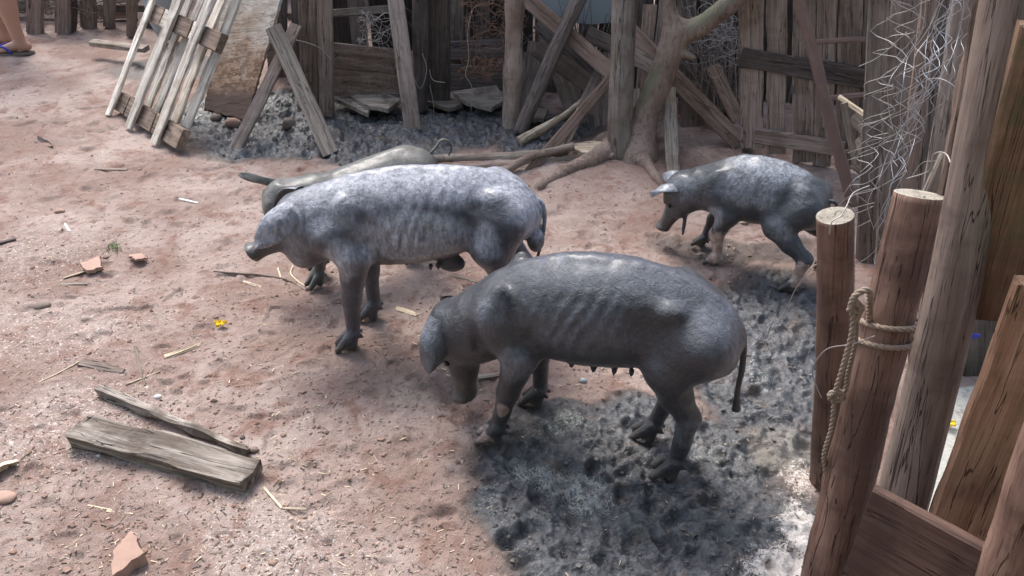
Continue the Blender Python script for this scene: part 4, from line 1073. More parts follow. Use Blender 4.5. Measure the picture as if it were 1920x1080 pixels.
# ---- the forked tree with roots, and the straight trunk beside it
tr = thing('tree', 'forked tree with muddy spreading roots and greenish bark', 'tree', G(1185, 290))
O_ = G(1185, 285)
TF = Field((-1.05, -.55, -.10), (.95, .75, 1.05), .0115)
def tp(px, py, Y): return tuple(at(px, py, Y) - O_)
def tg(px, py, up=0): return tuple(G(px, py) - O_ + Vector((0, 0, up)))
def tch(pts, wp, k=.03):
    r = [wid(w_, Vector(p) + O_) / 2 for p, w_ in zip(pts, wp)]; TF.add(TF.chain(pts, r, .02), k)
Yt = O_.y
TF.f[:] = 1
tch([tg(1196, 292, -.03), tp(1205, 225, Yt + .05), tp(1232, 165, Yt + .08), tp(1258, 95, Yt + .09), tp(1268, 55, Yt + .10)], [80, 52, 48, 50, 44])
tch([tp(1262, 75, Yt + .10), tp(1256, 30, Yt + .12), tp(1248, -30, Yt + .14), tp(1240, -80, Yt + .16)], [36, 30, 29, 29])
tch([tp(1270, 68, Yt + .10), tp(1312, 50, Yt + .06), tp(1362, 14, Yt + .0), tp(1420, -40, Yt - .06)], [44, 37, 36, 34])
tch([tp(1268, 92, Yt + .08), tp(1300, 108, Yt + .02)], [18, 12], .015)
tch([tg(1190, 268, .05), tg(1150, 285, .03), tg(1105, 306, .012), tg(1055, 326, .008), tg(1010, 348, -.004), tg(985, 362, -.03)], [58, 38, 30, 25, 19, 10])
tch([tg(1175, 262, .06), tg(1130, 272, .03), tg(1085, 290, .008), tg(1040, 306, -.01)], [36, 22, 15, 8])
tch([tg(1200, 280, .03), tg(1212, 310, .012), tg(1232, 335, .0), tg(1250, 356, -.02)], [30, 20, 16, 8])
tch([tg(1210, 262, .06), tg(1222, 285, -.01)], [40, 20])
tch([tp(1175, 270, Yt + .03), tp(1180, 232, Yt + .08), tp(1150, 300, Yt - .05)], [50, 22, 20])
TF.f = TF.f - (.007 * fbm(TF.X * 16, TF.Y * 16, TF.Z * 9, 3, 4)).astype(np.float32)
v, f = TF.surface()
parts = [(v, f.tolist(), 0)]
def limb(pts, r0, r1):
    p = smooth_pts(pts, 20); t = tube_me('t', p, np.linspace(r0, r1, len(p)), [], 14, .08, 1, 6); a, b = me_arrays(t); bpy.data.meshes.remove(t); return (a, b, 0)
La = np.array(tp(1248, -28, Yt + .14)); Lb = np.array(tp(1405, -26, Yt - .045))
parts.append(limb([La, La + (-.02, .05, .5), La + (.1, .1, 1.2), La + (.0, .3, 2.2)], .036, .02))
parts.append(limb([Lb, Lb + (.25, -.10, .35), Lb + (.45, -.1, .9), Lb + (.5, 0, 1.7)], .042, .02))
V_, F_, fm = join_np(parts)
m_, nt, bs = new_mat('tree_bark', .8, .25)
v_ = coords(nt); n1 = noise(nt, v_, 7, 6, .65, .5); n2 = noise(nt, coords(nt, (30, 30, 8)), 2, 5, .7); n3 = noise(nt, v_, 3.2, 4, .6)
c = mixc(nt, ramp(nt, n1, .35, .65), (.20, .145, .118), (.30, .225, .185)); c = mixc(nt, ramp(nt, n2, .50, .70), c, (.11, .078, .06))
geo = nt.nodes.new('ShaderNodeNewGeometry'); sx = nt.nodes.new('ShaderNodeSeparateXYZ'); nt.links.new(geo.outputs['Normal'], sx.inputs[0])
ng = nt.nodes.new('ShaderNodeMath'); ng.operation = 'MULTIPLY'; ng.inputs[1].default_value = -1; nt.links.new(sx.outputs['X'], ng.inputs[0])
tcz = nt.nodes.new('ShaderNodeTexCoord'); sz = nt.nodes.new('ShaderNodeSeparateXYZ'); nt.links.new(tcz.outputs['Object'], sz.inputs[0])
mm = nt.nodes.new('ShaderNodeMath'); mm.operation = 'MULTIPLY'; nt.links.new(ramp(nt, ng.outputs[0], .1, .8), mm.inputs[0]); nt.links.new(ramp(nt, sz.outputs['Z'], .12, .35), mm.inputs[1])
m2 = nt.nodes.new('ShaderNodeMath'); m2.operation = 'MULTIPLY'; nt.links.new(mm.outputs[0], m2.inputs[0]); nt.links.new(ramp(nt, n3, .3, .55), m2.inputs[1])
c = mixc(nt, m2.outputs[0], c, (.17, .17, .115)); nt.links.new(c, bs.inputs['Base Color']); bump(nt, bs, n1, .8, .015); bump(nt, bs, n2, .9, .012)
M['treebark'] = m_
obj('trunk', mesh_np('trunk', V_, F_, [m_], fm), tr, Matrix.Translation(O_))
st = thing('tree', 'straight smooth pale grey-green trunk left of the forked tree', 'tree', G(1160, 285))
P0, P1 = G(1161, 292) - Vector((0, 0, .03)), at(1176, TOP, 3.86)
top = P0 + (P1 - P0).normalized() * 2.4
M['palebark'] = wood('pale_smooth_bark', (.19, .155, .13), (.29, .25, .215), (.14, .10, .08), .6, .8, 5, moss=.12)
pole('trunk', P0, top, wid(47, P0) / 2, wid(38, P0) / 2, [M['palebark']], st, rough=.05, seg=24, bend=.01, n=70)

# ---- slatted gate on the right, with ladder, crate and wire
g0, g1 = G(1392, 284), G(1590, 322)
dw = thing('shade_boards', 'added row of dark boards standing for the shade behind the slatted gate', 'fence', (1.9, 4.35, 0))  # dark boards added so the gaps between the slats look shaded
for i in range(15):
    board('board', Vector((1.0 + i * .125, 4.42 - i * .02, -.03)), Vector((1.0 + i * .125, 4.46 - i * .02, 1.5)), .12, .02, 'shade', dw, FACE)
gd = (g1 - g0); gt = thing('gate', 'slatted brown wooden gate with two cross rails at right', 'gate', g0)
def gp(px, py):     # point of the gate plane at a pixel
    n = Vector((-gd.y, gd.x, 0)); d = ray(px, py); o0 = Vector((0, 0, CAM_H)); t = n.dot(g0 - o0) / n.dot(d); return o0 + d * t
gn = Vector((gd.y, -gd.x, 0)).normalized(); gn = gn if gn.y < 0 else -gn
for (xb, yb, xt, w_, mt) in ((1411, 278, 1410, 41, 'brown'), (1456, 290, 1456, 33, 'brown'), (1507, 305, 1512, 38, 'brown'), (1543, 312, 1556, 32, 'brown'), (1588, 316, 1600, 38, 'brown'), (1632, 330, 1650, 40, 'dark')):
    a, b = gp(xb, yb), gp(xt, -170); sl_ = board('slat', a, b, wid(w_, a), .018, mt, gt, gn, rag=1.4)
board('post', gp(1397, 286) - gn * .03, gp(1394, -170) - gn * .03, .05, .05, 'brown', gt, gn)
board('rail', gp(1389, 105) + gn * .022, gp(1660, 152) + gn * .022, .088, .022, 'dark', gt, gn, rag=1.2)
board('rail', gp(1416, 250) + gn * .022, gp(1585, 277) + gn * .022, .075, .022, 'brown', gt, gn, rag=1.2)
ld = thing('ladder', 'narrow reddish ladder leaning against the gate', 'ladder', G(1597, 385))
M['ladder'] = plain('reddish_painted_timber', (.165, .105, .088), .7, .3, 0, .3, 14)
LB, LT = G(1597, 386), at(1484, -60, 3.42)
RB, RT = G(1735, 360), at(1618, -60, 3.56)
def lb(nm, a, b, w_, t_, f=FACE): me = board_me(nm, (b - a).length, w_, t_, [M['ladder']], rag=.7); obj(nm, me, ld, frame(a, b, f))
lb('rail', LB, LT, wid(17, LB), .04); lb('rail', RB, RT, wid(17, RB), .04)
for s_ in (.30, .60, .90, 1.2): lb('rung', LB.lerp(LT, s_ * .78), RB.lerp(RT, s_ * .78), .022, .025)
cr = thing('broken_crate', 'broken grey crate of thin boards standing behind the wire mesh', 'crate', G(1620, 330))
for (a, b, w_, mt) in (((1582, 192, 3.0), (1606, 310, 2.95), 13, 'grey'), ((1572, 182, 3.1), (1650, 235, 2.85), 9, 'pale'), ((1600, 215, 3.02), (1655, 262, 2.9), 34, 'grey'), ((1605, 262, 3.0), (1655, 310, 2.88), 30, 'grey'), ((1650, 235, 2.86), (1660, 330, 2.82), 12, 'grey'), ((1600, 305, 3.0), (1652, 345, 2.85), 20, 'brown')):
    plank('board', None, None, a, b, w_, .012, mt, parent=cr, face=(-.3, -1, .1))

# ---------------------------------------------------------------- right foreground
# dark leaning fence boards behind the wire
rf = thing('leaning_fence', 'row of dark red-brown boards leaning right behind the torn wire mesh', 'fence', G(1640, 520))
for (xb, yb, Yb_, xt, Yt_, w_, mt) in ((1622, 520, 2.62, 1652, 2.95, 34, 'brown'), (1660, 540, 2.50, 1705, 2.80, 46, 'brown'), (1690, 560, 2.35, 1765, 2.65, 44, 'red'), (1720, 560, 2.15, 1835, 2.45, 56, 'brown'), (1755, 560, 1.95, 1880, 2.3, 40, 'brown'), (1640, 500, 2.8, 1690, 3.1, 26, 'dark'), (1735, 540, 2.25, 1790, 2.6, 40, 'dark')):
    plank('board', None, None, (xb, yb, Yb_), (xt, -90, Yt_), w_, .022, mt, parent=rf, face=(-.5, -1, .2), rag=1.5)
rf2 = []
# torn chain-link mesh, gathered into a bunch
def mesh_pt(px, py, e=0): return at(px, py, 1.98 + .25 * (1790 - px) / 180 + .03 * math.sin(py * .03) + e)
def bunch(py): return 1795 - (py + 20) * .33 if py < 330 else 1678 - (py - 330) * .18
ws = []; hi = []
for i in range(7):
    if i in (3, 5): continue
    P = []; s_ = i / 7.5; sk = random.uniform(-8, 8); py = -40 + random.uniform(0, 20); k = i % 2
    end = [300, 420, 330, 600, 380, 600, 340][i]
    while py < end:
        lx = 1652 + 22 * math.sin(py * .011 + 1) - max(0, py - 200) * .16
        amp = (1 if k % 2 else -1) * (26 - 17 * s_) * random.uniform(.6, 1.25)
        P.append(mesh_pt(lx + (bunch(py) - lx) * s_ + amp + sk * math.sin(py * .02) + random.uniform(-9, 9), py, random.uniform(-.03, .03)))
        py += random.uniform(12, 44) * (1 - .3 * s_); k += 1
    ws.append(smooth_pts(P, len(P) * 3))
for i in range(6):
    P = []; py = -40; k = i
    while py < [600, 300, 340, 600, 430, 220][i]:
        P.append(mesh_pt(bunch(py) + random.uniform(-16, 16) + (9 if k % 2 else -9), py, random.uniform(-.03, .02))); py += random.uniform(20, 40); k += 1
    hi.append(smooth_pts(P, len(P) * 3))
for i in range(4):
    P = []; py = -30; k = i
    while py < 250 - i * 25:
        P.append(mesh_pt(1822 - py * .38 + i * 15 + (7 if k % 2 else -7), py, random.uniform(-.02, .02))); py += random.uniform(14, 26); k += 1
    ws.append(smooth_pts(P, len(P) * 3))
for i in range(9):      # broken links sticking out to the left
    y0 = random.uniform(20, 420); x0 = 1665 - max(0, y0 - 200) * .2
    ws.append(smooth_pts([mesh_pt(x0 + 10, y0), mesh_pt(x0 - 18, y0 + random.uniform(5, 16)), mesh_pt(x0 - 44, y0 + random.uniform(14, 24)), mesh_pt(x0 - random.uniform(38, 60), y0 + random.uniform(22, 40))], 16))
for i in range(6):      # long loose strands sagging down behind the posts
    x0 = 1745 + i * 17; P = [mesh_pt(x0 - (k * 46) * (.30 + .02 * i) + random.uniform(-12, 12) + 14 * math.sin(k * 1.1 + i), -30 + k * 46, random.uniform(-.04, .03)) for k in range(7 + i % 3 * 2)]
    hi.append(smooth_pts(P, len(P) * 8))
for q in ([(1610, 125), (1650, 105), (1700, 60)], [(1590, 300), (1640, 285), (1650, 270), (1690, 245)], [(1560, 400), (1590, 370), (1640, 355), (1700, 320)], [(1700, 172), (1745, 148), (1775, 152), (1800, 172)], [(1710, 330), (1730, 305), (1760, 300), (1790, 280)], [(1600, 500), (1640, 470), (1680, 400)], [(1610, 235), (1660, 222), (1720, 190)]):
    ws.append(smooth_pts([mesh_pt(a, b, -.03) for a, b in q], 20))
o = obj('wire_mesh', wires_me('wire_mesh', ws + hi, .0010, [M['wire'], M['wirehi']], 5, [0] * len(ws) + [1] * len(hi))); tag(o, 'torn galvanised chain-link mesh crumpled into a bright bunch at upper right', 'wire mesh')

def stake(label, bot, top, w0, w1, mats, cat='post', name='post', **kw):
    P0, P1 = at(*bot), at(*top)
    o = pole(name, P0, P1, wid(w0, P0) / 2, wid(w1, P1) / 2, [M[m] for m in mats], None, seg=30, n=80, **kw); return tag(o, label, cat)
def down(top, through, zb=-.05):
    """extend a leaning post from its top through a lower point into the ground"""
    a, b = at(*top), at(*through); t = (zb - a.z) / (b.z - a.z); return a, a + (b - a) * t
def stake2(label, top, thr, w1, w0, mats, **kw):
    a, b = down(top, thr)
    o = pole('post', b, a, wid(w0, b) / 2 if w0 else 0, wid(w1, a) / 2, [M[m] for m in mats], None, seg=30, n=80, **kw); return tag(o, label, 'post')
stake2('short round upright post with a pale sawn top, nearest the pigs', (1566, 404, 1.50), (1550, 880, 1.50), 68, 62, ('postred', 'cut'), rough=.035, bend=.006)
stake2('thick red-brown post wound with rope, its sawn top level with the small pig', (1724, 364, 1.36), (1580, 960, 1.20), 92, 88, ('postred', 'cut'), rough=.05, bend=.008, knots=((.22, 4.2, .28, .035), (.62, 5.0, .12, .02)))
stake2('tall peeled greyish pole rising out of the top right corner', (1918, -160, 1.22), (1688, 915, 1.10), 98, 88, ('pole', 'cut'), rough=.03, bend=.012)
stake2('leaning brown pole at the bottom right corner of the picture', (2010, 700, .80), (1884, 1060, .80), 96, 90, ('postred', 'cut'), rough=.05)
def fplank(label, a, b, wpx, t, mat, face, name='plank', **kw):
    P0, P1 = at(*a), at(*b); o = board(name, P0, P1, wid(wpx, (P0 + P1) / 2), t, mat, None, face, **kw); return tag(o, label, 'plank')
fplank('orange-lit plank standing just behind the tall peeled pole', (1880, -120, 1.42), (1694, 900, 1.30), 60, .02, 'red', (-.3, -1, .2), rag=1.6)
fplank('upper warm orange plank with a green mossy streak at the right edge', (2025, 40, 1.10), (1868, 600, 1.12), 170, .03, 'mossy', (-.45, -1, .3), rag=.8)
fplank('lower broad orange plank with bold grain at the right edge, mossy foot', (2095, 545, .98), (1882, 1012, .99), 300, .03, 'orange', (-.35, -1, .35), rag=.8)
# wide dark board across the bottom right
Q = [at(1638, 914, .95)]; Q.append(G(1862, 1034, Q[0].z))
dv = (Q[1] - Q[0]).normalized(); cen = Q[0] + Vector((0, 0, -.17))
o = board('plank', cen - dv * .0, cen + dv * .42, .34, .022, 'redshade', None, (dv.y, -dv.x, 0), rag=.5)
tag(o, 'wide dark board with a pale worn top edge across the bottom right corner', 'plank')

# rope wound round the thick post, tied in a knot, hanging down
a, b = down((1724, 364, 1.36), (1580, 960, 1.20)); ax = (b - a).normalized()
def on_post(py):                      # centre of the thick post at a photo row
    best = min((a + ax * (s_ * .005) for s_ in range(0, 200)), key=lambda p: abs(540 - FPX * ((p.y * _s + (p.z - CAM_H) * _c) / depth(p)) - py)); return best
rp = thing('rope', 'frayed tan rope looped twice round the thick post and knotted, tail hanging down', 'rope', on_post(610))
e1 = ax.cross(Vector((0, 0, 1))).normalized(); e2 = ax.cross(e1)
def twisted(pts, r, name, parent=rp):
    """a laid rope: three strands twisted round the path"""
    pts = smooth_pts(pts, 150); T = np.gradient(pts, axis=0); T /= np.linalg.norm(T, axis=1)[:, None] + 1e-9
    ln = np.concatenate([[0], np.cumsum(np.linalg.norm(np.diff(pts, axis=0), axis=1))]); N = np.cross(T, [0.3, .2, 1.0]); N /= np.linalg.norm(N, axis=1)[:, None] + 1e-9; B = np.cross(T, N); W = []
    for k in range(3):
        ph = ln / (r * 7) * 2 * math.pi / 1.0 + k * 2.094; W.append(pts + (np.cos(ph)[:, None] * N + np.sin(ph)[:, None] * B) * r * .52)
    obj(name, wires_me(name, W, r * .60, [M['rope']], 7), parent)
for py, dl in ((600, 0), (632, .006)):
    cpt = on_post(py); rr = wid(107, cpt) / 2
    twisted([cpt + e1 * math.cos(t) * rr + e2 * math.sin(t) * rr + ax * (.006 * math.sin(t + 1)) for t in np.linspace(0, 2 * math.pi, 17)], .0056, 'loop')
def rpt(px, py, Y=1.24): return at(px, py, Y)
twisted([on_post(600) - e1 * 0 + Vector((-.05, -.02, .01)), rpt(1630, 548), rpt(1606, 552), rpt(1596, 575), rpt(1604, 600), rpt(1612, 575), rpt(1600, 560)], .006, 'knot')
twisted([rpt(1598, 570), rpt(1594, 582), rpt(1612, 584), rpt(1614, 572), rpt(1596, 568)], .006, 'knot')
twisted([rpt(1600, 560), rpt(1598, 620), rpt(1580, 690), rpt(1566, 740), rpt(1560, 800), rpt(1546, 850), rpt(1548, 885)], .0054, 'hanging_end')
twisted([rpt(1606, 570, 1.25), rpt(1604, 640, 1.25), rpt(1590, 700, 1.25), rpt(1586, 728, 1.25), rpt(1572, 745, 1.25), rpt(1566, 760, 1.25)], .0045, 'hanging_end')
twisted([rpt(1558, 738), rpt(1572, 734), rpt(1578, 746), rpt(1564, 752), rpt(1556, 744), rpt(1560, 736)], .006, 'knot')
# loose wires on the posts
for lb_, q in (('thin pale wire curling over the sawn top of the short round post', [(1630, 348, 1.6), (1600, 362, 1.52), (1588, 385, 1.47), (1578, 404, 1.455), (1560, 416, 1.45), (1555, 440, 1.45)]),
               ('thin pale wire bent out from the short post towards the mud', [(1545, 487, 1.52), (1520, 505, 1.60), (1490, 545, 1.72), (1470, 590, 1.76), (1448, 606, 1.78), (1438, 635, 1.80)]),
               ('fine dark wire looping round the foot of the short post', [(1640, 630, 1.2), (1600, 645, 1.25), (1550, 655, 1.38), (1524, 690, 1.42), (1530, 722, 1.42), (1540, 745, 1.42)]),
               ('grey wire end with a hook beside the tall pole', [(1790, 335, 1.25), (1775, 290, 1.3), (1750, 290, 1.4), (1742, 320, 1.45), (1700, 335, 1.5)])):
    o = obj('loose_wire', wires_me('loose_wire', [smooth_pts([at(*p) for p in q], 40)], .0013, [M['wire']])); tag(o, lb_, 'wire')
fplank('pale grey splinter of wood behind the thick post top', (1772, 285, 1.45), (1738, 372, 1.42), 17, .012, 'grey', FACE, 'splinter', taper=1.7)

# paving beyond the posts, with dark hollow and a fallen flower
def sheet(name, poly, z, mat):
    P = [G(px, py, z) for px, py in poly]; n = len(P); me = mesh_np(name, [tuple(p) for p in P] + [(p.x, p.y, z - .05) for p in P], [tuple(range(n))[::-1]] + [(i, (i + 1) % n, n + (i + 1) % n, n + i) for i in range(n)], [mat], smooth=False); fix_normals(me); return obj(name, me)
mp_, nt, bs = new_mat('pale_paving', .8, .3)
tc = nt.nodes.new('ShaderNodeTexCoord'); br = nt.nodes.new('ShaderNodeTexBrick'); mpn = nt.nodes.new('ShaderNodeMapping'); mpn.inputs['Scale'].default_value = (9, 9, 9); mpn.inputs['Rotation'].default_value = (0, 0, .25)
nt.links.new(tc.outputs['Object'], mpn.inputs['Vector']); nt.links.new(mpn.outputs[0], br.inputs['Vector'])
br.inputs['Color1'].default_value = (.46, .45, .40, 1); br.inputs['Color2'].default_value = (.38, .37, .33, 1); br.inputs['Mortar'].default_value = (.10, .09, .08, 1); br.inputs['Mortar Size'].default_value = .012
nn = noise(nt, tc.outputs['Object'], 25, 5, .7); c = mixc(nt, ramp(nt, nn, .5, .68), br.outputs['Color'], (.2, .18, .15)); nt.links.new(c, bs.inputs['Base Color']); bump(nt, bs, nn, .4, .004)
tag(sheet('path', [(1690, 742), (1990, 700), (2120, 1100), (1660, 1100)], .035, mp_), kind='structure')
dkp = thing('shed', 'dark low shelter just visible between the tall pole and the orange planks', 'shed', G(1850, 720))
for i, (x0, x1) in enumerate(((1735, 1800), (1802, 1870), (1872, 1945))):
    plank('board', None, None, ((x0 + x1) / 2, 748, 1.93), ((x0 + x1) / 2 + 10, 380, 2.02), 66, .02, 'dark', parent=dkp)
o = obj('blue_scrap', mesh_np('blue_scrap', *ear_arrays(at(1822, 637, 1.85), at(1838, 628, 1.84), (1, 0, .3), .022, .3, .003), [M['blue']])); tag(o, 'scrap of bright blue plastic behind the tall pole', 'plastic scrap')
def flower(label, px, py, z, s, nm='flower'):
    p = G(px, py, z); parts = []
    for k in range(5):
        an = k * 1.257 + .4; tip = p + Vector((math.cos(an) * s * random.uniform(.6, 1.25), math.sin(an) * s * random.uniform(.6, 1.1), s * random.uniform(.1, .7)))
        parts.append((*ear_arrays(p, tip, (-math.sin(an), math.cos(an), .2), s * .75, .25, .002, .2, 8, 6), 0))
    V, F, m = join_np(parts); tag(obj(nm, mesh_np(nm, V, F, [M['yellow']])), label, 'flower')
flower('small yellow fallen flower on the reddish dirt in the middle left', 413, 609, .012, .020)
flower('yellow fallen flower on the pale paving behind the posts', 1781, 796, .048, .020)

# ---------------------------------------------------------------- things lying on the dirt
def lying(name, label, cat, a, b, wpx, t, mat, tilt=0.0, h0=0.0, h1=0.0, **kw):
    P0 = rest(G(*a), t / 2 + h0); P1 = rest(G(*b), t / 2 + h1)
    me_ = board(name, P0, P1, wid(wpx, (P0 + P1) / 2), t, mat, None, (tilt, -.08, 1), **kw); return tag(me_, label, cat)
lying('plank', 'thick weathered plank lying on the dirt, dark at left and whitened at right', 'plank', (150, 822), (484, 908), 60, .045, 'old', h0=.006, h1=.0, rag=3.0, end0=.015, seed=11)
lying('stick', 'long thin split batten lying just above the thick plank', 'batten', (188, 742), (472, 858), 18, .026, 'old', tilt=.1, rag=2.0, taper=.6, h0=.006, seed=12)
lying('bark_strip', 'curved strip of bark above the long batten', 'bark', (152, 684), (236, 702), 15, .008, 'brown', rag=1.5, taper=.7, seed=13)
lying('twig', 'flat grey twig pointing at the long batten', 'twig', (254, 652), (275, 728), 5.6, .006, 'grey', rag=1.2, taper=.5)
lying('twig', 'thin pale twig crossing behind the flat grey twig', 'twig', (235, 727), (302, 700), 2.8, .004, 'pale')
lying('husk', 'pale twisted husk on the dirt below the yellow flower', 'husk', (305, 676), (382, 647), 11.2, .006, 'straw', rag=2.5, taper=.6, tilt=.4)
lying('wood_chip', 'brown chip lying near the far edge by the pallet foot', 'wood chip', (178, 316), (240, 318), 9, .008, 'brown', taper=.6)
lying('twig', 'dark stick end entering at the left edge', 'twig', (-25, 463), (31, 450), 8, .010, 'dark')
lying('twig', 'small pale stick below the terracotta tile piece', 'twig', (118, 520), (160, 506), 4.8999999999999995, .005, 'pale')
lying('wood_chip', 'long chip lying level with the small pale stick, left of centre', 'wood chip', (112, 532), (164, 530), 6, .005, 'grey')
lying('straw', 'bright pale straw at lower left between plank and brick', 'straw', (165, 950), (225, 962), 2.8, .003, 'straw')
lying('straw', 'short bright straw tip next to the lower left straw', 'straw', (200, 962), (252, 967), 2.8, .003, 'straw')
lying('twig', 'bent straw stalk at the right end of the thick plank', 'straw', (495, 915), (530, 955), 3.5, .004, 'straw')
lying('twig', 'pale curled stalk tip right of the bent straw stalk', 'straw', (530, 955), (575, 956), 2.8, .004, 'straw')
lying('wood_chip', 'small pale splinter under the snout of the pale pig', 'wood chip', (455, 525), (490, 537), 5, .004, 'pale')
lying('husk', 'torn pale husk behind the front pig head', 'husk', (740, 575), (785, 590), 6.3, .004, 'straw', rag=2, tilt=.3)
lying('wood_chip', 'flat brown chip on the dirt under the belly of the pale pig', 'wood chip', (845, 515), (895, 530), 10, .005, 'brown', taper=.6)
lying('wood_chip', 'narrow brown chip just right of the pale pig belly', 'wood chip', (848, 522), (868, 545), 6, .005, 'red')
lying('wood_chip', 'pale lath lying on the ground behind the front leg of the small pig', 'wood chip', (1360, 425), (1410, 412), 7, .006, 'pale')
lying('wood_chip', 'grey flat chip behind the chin of the front pig', 'wood chip', (895, 708), (945, 702), 14, .006, 'grey', taper=.8)
lying('straw', 'white bone-like forked scrap upper left of the pigs', 'scrap', (335, 372), (372, 380), 3.5, .004, 'whitestone')
lying('straw', 'short white splinter left of the forked scrap', 'scrap', (121, 417), (131, 433), 3.5, .004, 'whitestone')
lying('twig', 'pale stalk upright-angled beneath the throat of the pale pig', 'straw', (520, 498), (527, 522), 2.8, .004, 'straw')
for lb_, q, r_, mt, cat in (('long bent dry root reaching toward the hidden pig foot', [(400, 506), (450, 510), (510, 516), (545, 526), (575, 543)], .0045, 'bark', 'root'),
                       ('forked straw stalk joining the dry root near the grey pig foot', [(548, 495), (545, 510), (560, 526), (585, 541)], .003, 'straw', 'straw'),
                       ('thin curved twig lying left of the bark strip', [(75, 722), (110, 705), (150, 682)], .002, 'straw', 'twig'),
                       ('curled brown tendril at lower left above the brick piece', [(190, 985), (215, 990), (235, 970), (250, 955)], .002, 'brown', 'twig'),
                       ('thin twig on the dirt behind the pale pig rump', [(1080, 330), (1120, 345), (1150, 340)], .002, 'bark', 'twig')):
    o = obj('twig', wires_me('twig', [smooth_pts([rest(G(*p), r_ * .8) for p in q], 40)], r_, [M[mt]], 6)); tag(o, lb_, cat)
def rock(name, label, cat, px, py, rx, ry, rz, mat, seed, sq=0.0, rot=0):
    F_ = 10; v, f = uv_arrays((0, 0, 0), 1, 14, 20); v = np.array(v)
    if sq: v = np.sign(v) * np.abs(v) ** (1 - sq); 
    v = v * (1 + .18 * fbm(v[:, 0] * 1.3 + seed, v[:, 1] * 1.3, v[:, 2] * 1.3, seed, 3))[:, None] * np.array([rx, ry, rz])
    p = rest(G(px, py), rz * .35); o = obj(name, mesh_np(name, v, f, [M[mat]], smooth=sq < .3), None, Matrix.Translation(p) @ Matrix.Rotation(rot, 4, 'Z')); tag(o, label, cat, 'stones and clods on the dirt'); return o
rock('stone', 'pale stone poking from the dirt above the left end of the thick plank', 'stone', 80, 573, .030, .022, .012, 'stone', 3)
rock('stone', 'whitish shell-like stone beside the long batten', 'stone', 297, 748, .011, .010, .008, 'whitestone', 4)
rock('stone', 'small white pebble just under the left half of the thick plank', 'stone', 187, 860, .006, .005, .005, 'whitestone', 5)
rock('stone', 'dark clod above the right end of the batten', 'clod', 456, 825, .008, .008, .007, 'dark', 6)
rock('stone', 'dark clod touching the right tip of the batten', 'clod', 476, 848, .016, .012, .008, 'brown', 7)
rock('stone', 'grey pebble in the middle of the dirt between front pig legs', 'stone', 1093, 715, .012, .010, .008, 'tin', 8)
rock('stone', 'rounded pinkish stone between the pale pig belly and hind leg', 'stone', 885, 470, .017, .014, .013, 'brick', 9)
rock('stone', 'reddish stone lying at the upper left of the dirt', 'stone', 111, 394, .022, .015, .010, 'brick', 10)
rock('stone', 'round dull stone beside the foot of the crossed planks', 'stone', 542, 236, .035, .03, .035, 'stone', 12)
rock('stone', 'brown stone under the mud-splashed panel', 'stone', 437, 232, .045, .03, .025, 'brick', 13)
rock('stone', 'greyish stone in the shade left of the brown one under the panel', 'stone', 405, 222, .03, .03, .02, 'stone', 14)
rock('stone', 'flat brown stone at the left edge below the crumpled leaf', 'stone', 8, 940, .035, .022, .012, 'brick', 15)
slab('broken terracotta brick piece standing out at the bottom left', [(250, 996), (268, 1042), (207, 1078), (213, 1030)], .030, .045, 'brick', 'brick', 'brick_fragment', (.1, .12))
slab('thin square terracotta tile piece on the dirt at left', [(150, 495), (187, 481), (191, 502), (162, 509)], .014, .012, 'brick', 'tile', 'tile_fragment')
slab('flat brown tile chip near the green tuft', [(240, 478), (270, 477), (276, 484), (252, 487)], .008, .006, 'brick', 'tile', 'tile_fragment')
tag(obj('leaf', mesh_np('leaf', *ear_arrays(rest(G(-14, 905), .01), rest(G(38, 872), .012), (.5, .5, .35), .05, .35, .002, .3), [M['straw']])), 'crumpled dry leaf at the left edge beside the thick plank', 'leaf')
tag(obj('leaf', mesh_np('leaf', *ear_arrays(rest(G(70, 262), .01), rest(G(100, 275), .012), (.5, .5, .35), .04, .35, .002, .3), [M['brown']])), 'brown curled leaf on the dirt left of the pallet foot', 'leaf')

# grass tuft
tw = []
for i in range(26):
    p = rest(G(215 + random.gauss(0, 7), 463 + random.gauss(0, 3))); tw.append(smooth_pts([p, p + Vector((random.uniform(-.008, .008), random.uniform(-.008, .008), .012)), p + Vector((random.uniform(-.02, .02), random.uniform(-.02, .02), .014))], 8))
M['green'] = plain('weed_green', (.10, .16, .04), .7)
tag(obj('weed', wires_me('weed', tw, .0012, [M['green']], 4)), 'tiny green weed tuft growing in the dirt at left', 'weed')

# litter: chips, straw bits and crumbs nobody could count
def scatter(n, fn, name, mats, label=None):
    V, F, fm = [], [], []; o = 0
    for i in range(n):
        v, f, m_i = fn(); V.append(v); F += [tuple(q + o for q in k) for k in f]; fm += [m_i] * len(f); o += len(v)
    ob = obj(name, mesh_np(name, np.vstack(V), F, mats, fm, smooth=False)); tag(ob, label, name.replace('_', ' '), kind='stuff'); return ob
def spot():
    while True:
        px, py = random.uniform(-80, 1600), 70 + 1040 * random.random() ** .75
        p = G(px, py)
        if p.y < 5.2: return p
gzc = {}
def near_z(p):
    i = np.searchsorted(gx, p.x); j = np.searchsorted(gy, p.y); return float(GZ[min(i, nx_ - 1), min(j, ny_ - 1)])
CUB = np.array([(-1, -1, -1), (1, -1, -1), (1, 1, -1), (-1, 1, -1), (-1, -1, 1), (1, -1, 1), (1, 1, 1), (-1, 1, 1)], float)
CF = [(0, 3, 2, 1), (4, 5, 6, 7), (0, 1, 5, 4), (1, 2, 6, 5), (2, 3, 7, 6), (3, 0, 4, 7)]
